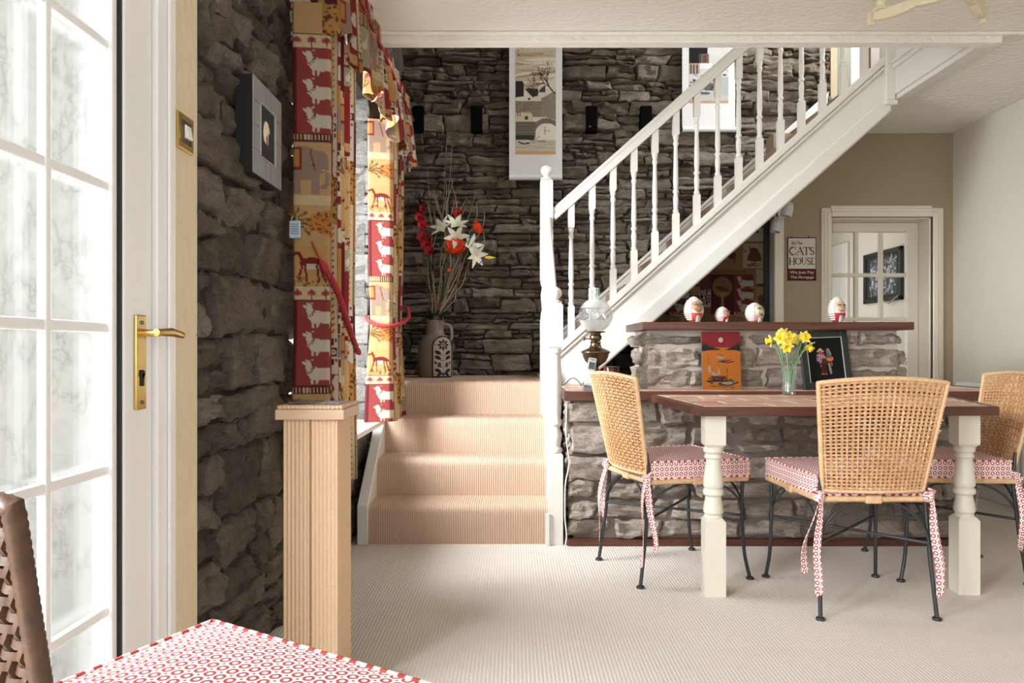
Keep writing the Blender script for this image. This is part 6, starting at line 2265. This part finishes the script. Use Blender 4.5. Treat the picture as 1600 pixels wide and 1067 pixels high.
c.rect(.0, .735, .16, 1.0, (120, 60, 56)); keys(c, .0, .94, .15, .25)
tree_block(c, .15, .735, .33, .60, rng)
c.rect(.48, .735, .75, 1.26, (136, 52, 58))
for i in range(3): cow(c, .51, .755 + i * .17, .19)
stripes(c, .48, 1.26, .27, .04)
c.rect(.75, .66, .79, 1.30, (176, 150, 116))
for k in range(14): c.ell(.77, .68 + k * .044, .012, .014, (120, 66, 56)); c.rect(.788, .68 + k * .044, .792, .70 + k * .044, (120, 66, 56))
c.rect(.79, .66, .90, .86, (196, 190, 170)); c.line([(.80, .78), (.84, .76), (.88, .78)], .004, (140, 134, 116)); c.rect(.79, .86, .90, .91, (140, 48, 50)); c.rect(.79, .91, .90, 1.52, (190, 154, 104)); c.ell(.86, 1.08, .05, .06, (116, 82, 54)); c.ell(.85, 1.16, .04, .05, (116, 82, 54))
c.rect(0, 1.3, .79, 1.52, (160, 122, 84)); elephant(c, .5, 1.3, .2, .2)
KS = .52
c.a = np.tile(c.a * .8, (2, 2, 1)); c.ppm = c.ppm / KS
c.a = c.a[:, c.a.shape[1] - int(tw * c.ppm):]; c.W, c.H = c.a.shape[1], c.a.shape[0]
tp = thing('cloth_hanging', 'red and tan patchwork animal-print hanging under the stairs', 'wall hanging', (1.38, 5.38, .5))
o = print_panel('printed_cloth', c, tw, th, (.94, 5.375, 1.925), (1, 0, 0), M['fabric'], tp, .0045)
bm = bmesh.new(); bm.from_mesh(o.data)
bmesh.ops.delete(bm, geom=[f for f in bm.faces if (f.calc_center_median() + WL[tp.name]).z > zc((f.calc_center_median() + WL[tp.name]).x) - .40], context='FACES')
bm.to_mesh(o.data); bm.free()
md = o.modifiers.new('thickness', 'SOLIDIFY'); md.thickness = .004
m = MB(); m.box(1.835, 1.872, 5.355, 5.40, .02, 2.02); build('edge_post', m, M['black'], tp)
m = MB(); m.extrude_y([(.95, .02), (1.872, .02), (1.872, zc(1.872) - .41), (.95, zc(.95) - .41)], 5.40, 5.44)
cp = build('understair_dark_sheet', m, plain('understair_shade_brown', rgb(46, 36, 30), .8))  # added dark sheet, stands in for the deep shade under the stairs
tag(cp, 'added dark sheet for understair shade behind the animal-print hanging', 'board')

# sign: metal plate with serif lettering painted on
sw, shh = .205, .310
c = Cv(sw, shh, 1400, (206, 198, 182))
for k in range(5): c.ell(random.Random(k).uniform(0, sw), .02 * k + .05, .05, .004, (196, 186, 168))
c.rect(0, .225, sw, shh, (84, 30, 44))
for a in ((0, 0, sw, .006), (0, 0, .005, shh), (sw - .005, 0, sw, shh), (0, shh - .005, sw, shh)): c.rect(*a, (48, 34, 32))
INK = (58, 40, 42)


def arc(cx, cy, rx, ry, a0, a1, n=18):
    return [(cx + rx * math.cos(a0 + (a1 - a0) * i / n), cy + ry * math.sin(a0 + (a1 - a0) * i / n)) for i in range(n + 1)]


def letter(ch, x, y, w, h, k, col):
    """serif letter in the box x..x+w, y..y+h (y down); k = thick stroke width"""
    t = k * .45; s = k * .9
    L = lambda pts, wd: c.line([(x + px * w, y + py * h) for px, py in pts], wd, col)
    S = lambda px, py: c.line([(x + px * w - s, y + py * h), (x + px * w + s, y + py * h)], t, col)
    A = lambda cx, cy, rx, ry, a0, a1, wd: c.line([(x + px * w, y + py * h) for px, py in arc(cx, cy, rx, ry, a0, a1)], wd, col)
    if ch == 'C':
        A(.55, .5, .5, .5, -.75, -1.57, t); A(.55, .5, .5, .5, -1.57, -4.71, k); A(.55, .5, .5, .5, -4.71, -5.6, t); L([(.92, .05), (.92, .28)], t)
    elif ch == 'A':
        L([(.5, 0), (.08, 1)], t); L([(.5, 0), (.92, 1)], k); L([(.24, .62), (.78, .62)], t); S(.08, 1); S(.92, 1)
    elif ch == 'T':
        L([(.5, 0), (.5, 1)], k); L([(.02, 0), (.98, 0)], t); L([(.02, 0), (.02, .2)], t); L([(.98, 0), (.98, .2)], t); S(.5, 1)
    elif ch == "'":
        L([(.5, 0), (.35, .22)], k * .8)
    elif ch == 'S':
        A(.5, .26, .36, .26, -.3, -1.57, t); A(.5, .26, .36, .26, -1.57, -3.9, k * .8); L([(.24, .42), (.76, .6)], k); A(.5, .74, .38, .26, -.7, 1.57, k * .8); A(.5, .74, .38, .26, 1.57, 2.9, t)
        L([(.86, .02), (.86, .22)], t); L([(.12, .78), (.12, .98)], t)
    elif ch == 'H':
        L([(.15, 0), (.15, 1)], k); L([(.85, 0), (.85, 1)], k); L([(.15, .5), (.85, .5)], t)
        for a in (.15, .85): S(a, 0); S(a, 1)
    elif ch == 'O':
        A(.5, .5, .45, .5, 0.6, 2.5, t); A(.5, .5, .45, .5, 2.3, 4.0, k); A(.5, .5, .45, .5, 3.8, 5.6, t); A(.5, .5, .45, .5, -.8, .8, k)
    elif ch == 'U':
        L([(.15, 0), (.15, .65)], k); A(.48, .65, .33, .35, 3.14, 0, t); L([(.82, 0), (.82, .65)], t); S(.15, 0); S(.82, 0)
    elif ch == 'E':
        L([(.15, 0), (.15, 1)], k); L([(.05, 0), (.85, 0)], t); L([(.05, 1), (.9, 1)], t); L([(.15, .48), (.65, .48)], t); L([(.85, 0), (.85, .18)], t); L([(.9, 1), (.9, .82)], t)


for ch, x, w in (('C', .012, .050), ('A', .062, .054), ('T', .112, .044), ("'", .152, .012), ('S', .160, .032)): letter(ch, x, .072, w, .052, .0085, INK)
for ch, x, w in (('H', .010, .042), ('O', .054, .042), ('U', .099, .038), ('S', .139, .026), ('E', .168, .028)): letter(ch, x, .148, w, .046, .0078, INK)
sx0, sz1 = 1.978, 1.80
sg = thing('wall_sign', 'small cream and maroon tin sign beside the inner door', 'sign', (sx0 + sw / 2, YH, sz1 - shh))
build('plate', MB().box(sx0, sx0 + sw, YH - .008, YH - .002, sz1 - shh, sz1), M['black_frame'], sg)
print_panel('painted_face', c, sw, shh, (sx0, YH - .0088, sz1), (1, 0, 0), M['print'], sg, .0014)


def text_mesh(name, body, size, x, z, mat, parent, shear=0.0, width=None):
    cu = bpy.data.curves.new(name, 'FONT'); cu.body = body; cu.size = size; cu.shear = shear; cu.extrude = .0003; cu.offset = size * .022
    tmp = bpy.data.objects.new(name, cu); C.objects.link(tmp)
    bpy.context.view_layer.update()
    me = bpy.data.meshes.new_from_object(tmp)
    bpy.data.objects.remove(tmp)
    co = [v.co.copy() for v in me.vertices]
    x0, x1 = min(v.x for v in co), max(v.x for v in co)
    k = width / (x1 - x0) if width else 1
    m = MB(); m.add([(x + (v.x - x0) * k, YH - .0095 + v.z, z + v.y) for v in co], [tuple(p.vertices) for p in me.polygons])
    bpy.data.meshes.remove(me)
    return build(name, m, mat, parent, recalc=False)


ink = plain('dark_brown_lettering', rgb(*INK), .6); lt_ = plain('cream_lettering', rgb(196, 172, 160), .6)
text_mesh('lettering', "It's The", .030, sx0 + .028, sz1 - .052, ink, sg, .25, .078)
text_mesh('lettering', 'We Just Pay', .028, sx0 + .016, sz1 - .260, lt_, sg, 0, .174)
text_mesh('lettering', 'The Mortgage', .025, sx0 + .020, sz1 - .294, lt_, sg, 0, .168)
for x in (.03, .155):
    m = MB(); m.ball((sx0 + x, YH - .008, sz1 + .004), .005, 8, 6); build('hanging_nail', m, M['black'], sg)

for k, (px, py, y, lb) in enumerate(((1233, 318, 5.0, 'frosted glass spotlight shade hanging just clear of the stair underside'), (1216, 342, 5.12, 'frosted glass spotlight shade tucked against the stair underside'))):
    p = Vector(((px - 800) / 1150 * y, y, 1 + (545 - py) / 1150 * y))
    s = thing('spotlight', lb, 'spotlight', p, 'frosted spotlights under the stairs')
    ax = Vector((-.28, -.1, -1)).normalized()
    m = MB(); n = 16; vs = []; fs = []
    e1 = ax.cross(Vector((0, 1, 0))).normalized(); e2 = ax.cross(e1)
    for (r, h) in ((.012, -.01), (.028, .0), (.036, .03), (.038, .075), (.034, .095), (.031, .093), (.034, .07), (.03, .03), (.02, .006)):
        for q in range(n): vs.append(p + ax * h + (e1 * math.cos(2 * PI * q / n) + e2 * math.sin(2 * PI * q / n)) * r)
    for i in range(8):
        for q in range(n): fs.append((i * n + q, i * n + (q + 1) % n, (i + 1) * n + (q + 1) % n, (i + 1) * n + q))
    m.add(vs, fs); build('glass_shade', m, plain('frosted_white_shade', rgb(206, 204, 206), .4) if k == 0 else bpy.data.materials['frosted_white_shade'], s, smooth=60, recalc=False)
    m = MB(); m.tube([p - ax * .005, p + Vector((-.012, 0, .03)), p + Vector((-.004, .0, .05)), p + Vector((-.02, 0, .085))], .006, 8); build('bracket', m, M['iron'], s, smooth=60)

# ================================================================== CEILING LIGHT
hub = Vector((1.80, 2.93, 2.43))
cf = thing('ceiling_light', 'cream wooden multi-arm ceiling light with candle sleeves', 'ceiling light', (hub.x, hub.y, 2.55))
cm = plain('cream_painted_wood', rgb(222, 210, 178), .45, var=.05)
m = MB(); m.lathe([(.05, .0), (.055, .02), (.03, .05), (.022, .12)], hub.x, hub.y, hub.z, 20); build('hub', m, cm, cf, smooth=40)
m = MB(); m.lathe([(.06, -.03), (.065, -.005), (.065, 0)], hub.x, hub.y, 2.55, 20); build('ceiling_rose', m, cm, cf, smooth=40)
for k, (ex_, ey_) in enumerate(((1.575, 3.20), (2.03, 3.18), (2.03, 2.66), (1.57, 2.66))):
    d = Vector((ex_ - hub.x, ey_ - hub.y, 0)); L = d.length; d.normalize(); sd = Vector((-d.y, d.x, 0))
    # arm of rectangular section with a scalloped lower edge
    vs = []; N = 10
    for i in range(N + 1):
        t = i / N; zb = hub.z - .004 - .012 * abs(math.sin(t * PI * 2.0)); zt = hub.z + .030
        c0 = Vector((hub.x, hub.y, 0)) + d * (L * t)
        for (s, z) in ((-.016, zb), (.016, zb), (.016, zt), (-.016, zt)): vs.append(c0 + sd * s + Vector((0, 0, z)))
    fs = [(i * 4 + q, i * 4 + (q + 1) % 4, (i + 1) * 4 + (q + 1) % 4, (i + 1) * 4 + q) for i in range(N) for q in range(4)] + [(3, 2, 1, 0), (N * 4, N * 4 + 1, N * 4 + 2, N * 4 + 3)]
    m = MB(); m.add(vs, fs); ar = build('arm', m, cm, cf, bevel=.003)
    q = Vector((hub.x, hub.y, 0)) + d * (L - .03)
    m = MB(); m.box(q.x - .032, q.x + .032, q.y - .032, q.y + .032, hub.z + .030, hub.z + .038); build('drip_plate', m, cm, ar, bevel=.003)
    m = MB(); m.lathe([(.0195, .038), (.0195, .112)], q.x, q.y, hub.z, 18); build('candle_sleeve', m, plain('ivory_sleeve', rgb(226, 220, 190), .4) if k == 0 else bpy.data.materials['ivory_sleeve'], ar, smooth=40)
    m = MB(); m.box(q.x - .012 + d.x * .045, q.x + .012 + d.x * .045, q.y - .012 + d.y * .045, q.y + .012 + d.y * .045, hub.z - .02, hub.z + .034); build('arm_end_block', m, cm, ar, bevel=.003)

# ================================================================== RADIATOR, CABLE, HALL PICTURE
ra = thing('radiator', 'white ribbed panel radiator on the pale wall', 'radiator', (3.10, 4.5, .18))
m = MB()
y = 3.75
prof = []
while y < 5.03:
    prof += [(3.075, y), (3.062, y + .012), (3.062, y + .026), (3.075, y + .038)]; y += .05
m.prism([(3.13, 3.73)] + [(3.075, 3.73)] + prof + [(3.075, 5.06), (3.13, 5.06)][0:2], .19, .745)
build('panel', m, M['radiator'], ra)
build('top_grille', MB().box(3.055, 3.145, 3.72, 5.07, .745, .772), M['radiator'], ra, bevel=.005)
for y in (3.722, 5.058): build('end_cap', MB().box(3.06, 3.14, y - .004, y + .012, .19, .75), M['radiator'], ra)
m = MB()
for y in (4.0, 4.8): m.box(3.13, XR - .003, y - .02, y + .02, .3, .7)
build('bracket', m, M['radiator'], ra)
m = MB(); m.tube([(3.1, 5.0, .19), (3.1, 5.0, 0)], .008, 8); build('pipe', m, M['radiator'], ra)

cb = tag(build('power_cable', MB().tube(smooth_pl(densify([(.275, 3.70, .72), (.272, 3.715, .55), (.292, 3.70, .42), (.268, 3.715, .33), (.266, 3.705, .12), (.282, 3.70, .05), (.262, 3.68, .004)], .02), 4), .0035, 8), M['radiator'], smooth=60), 'white cable hanging down between newel post and stone bar', 'cable')

hp = thing('framed_picture', 'dark framed relief picture in the hall beyond the glazed door', 'picture', (3.34, 6.6, 1.43))
py0, py1, pz0, pz1 = 6.27, 6.94, 1.42, 1.88
m = MB()
for (a, b_, c_, d_) in ((py0, py0 + .04, pz0, pz1), (py1 - .04, py1, pz0, pz1), (py0, py1, pz0, pz0 + .04), (py0, py1, pz1 - .04, pz1)): m.box(3.31, 3.335, a, b_, c_, d_)
build('frame', m, M['black_frame'], hp, bevel=.003)
c = Cv(py1 - py0, pz1 - pz0, 260, (40, 42, 44)); rng = random.Random(3)
c.rect(.1, .06, .58, .40, (66, 68, 70))
for k in range(220):
    g = rng.randint(70, 190); c.ell(rng.uniform(.11, .57), rng.uniform(.07, .39), rng.uniform(.004, .016), rng.uniform(.006, .03), (g, g, g), rng.uniform(0, 3))
print_panel('relief_print', c, py1 - py0, pz1 - pz0, (3.325, py1, pz1), (0, -1, 0), M['print'], hp, .006)
m = MB(); m.tube([(3.31, 6.30, 1.46), (3.30, 6.45, 1.40), (3.30, 6.62, 1.44)], .006, 6); build('trailing_ribbon', m, M['twig'], hp)
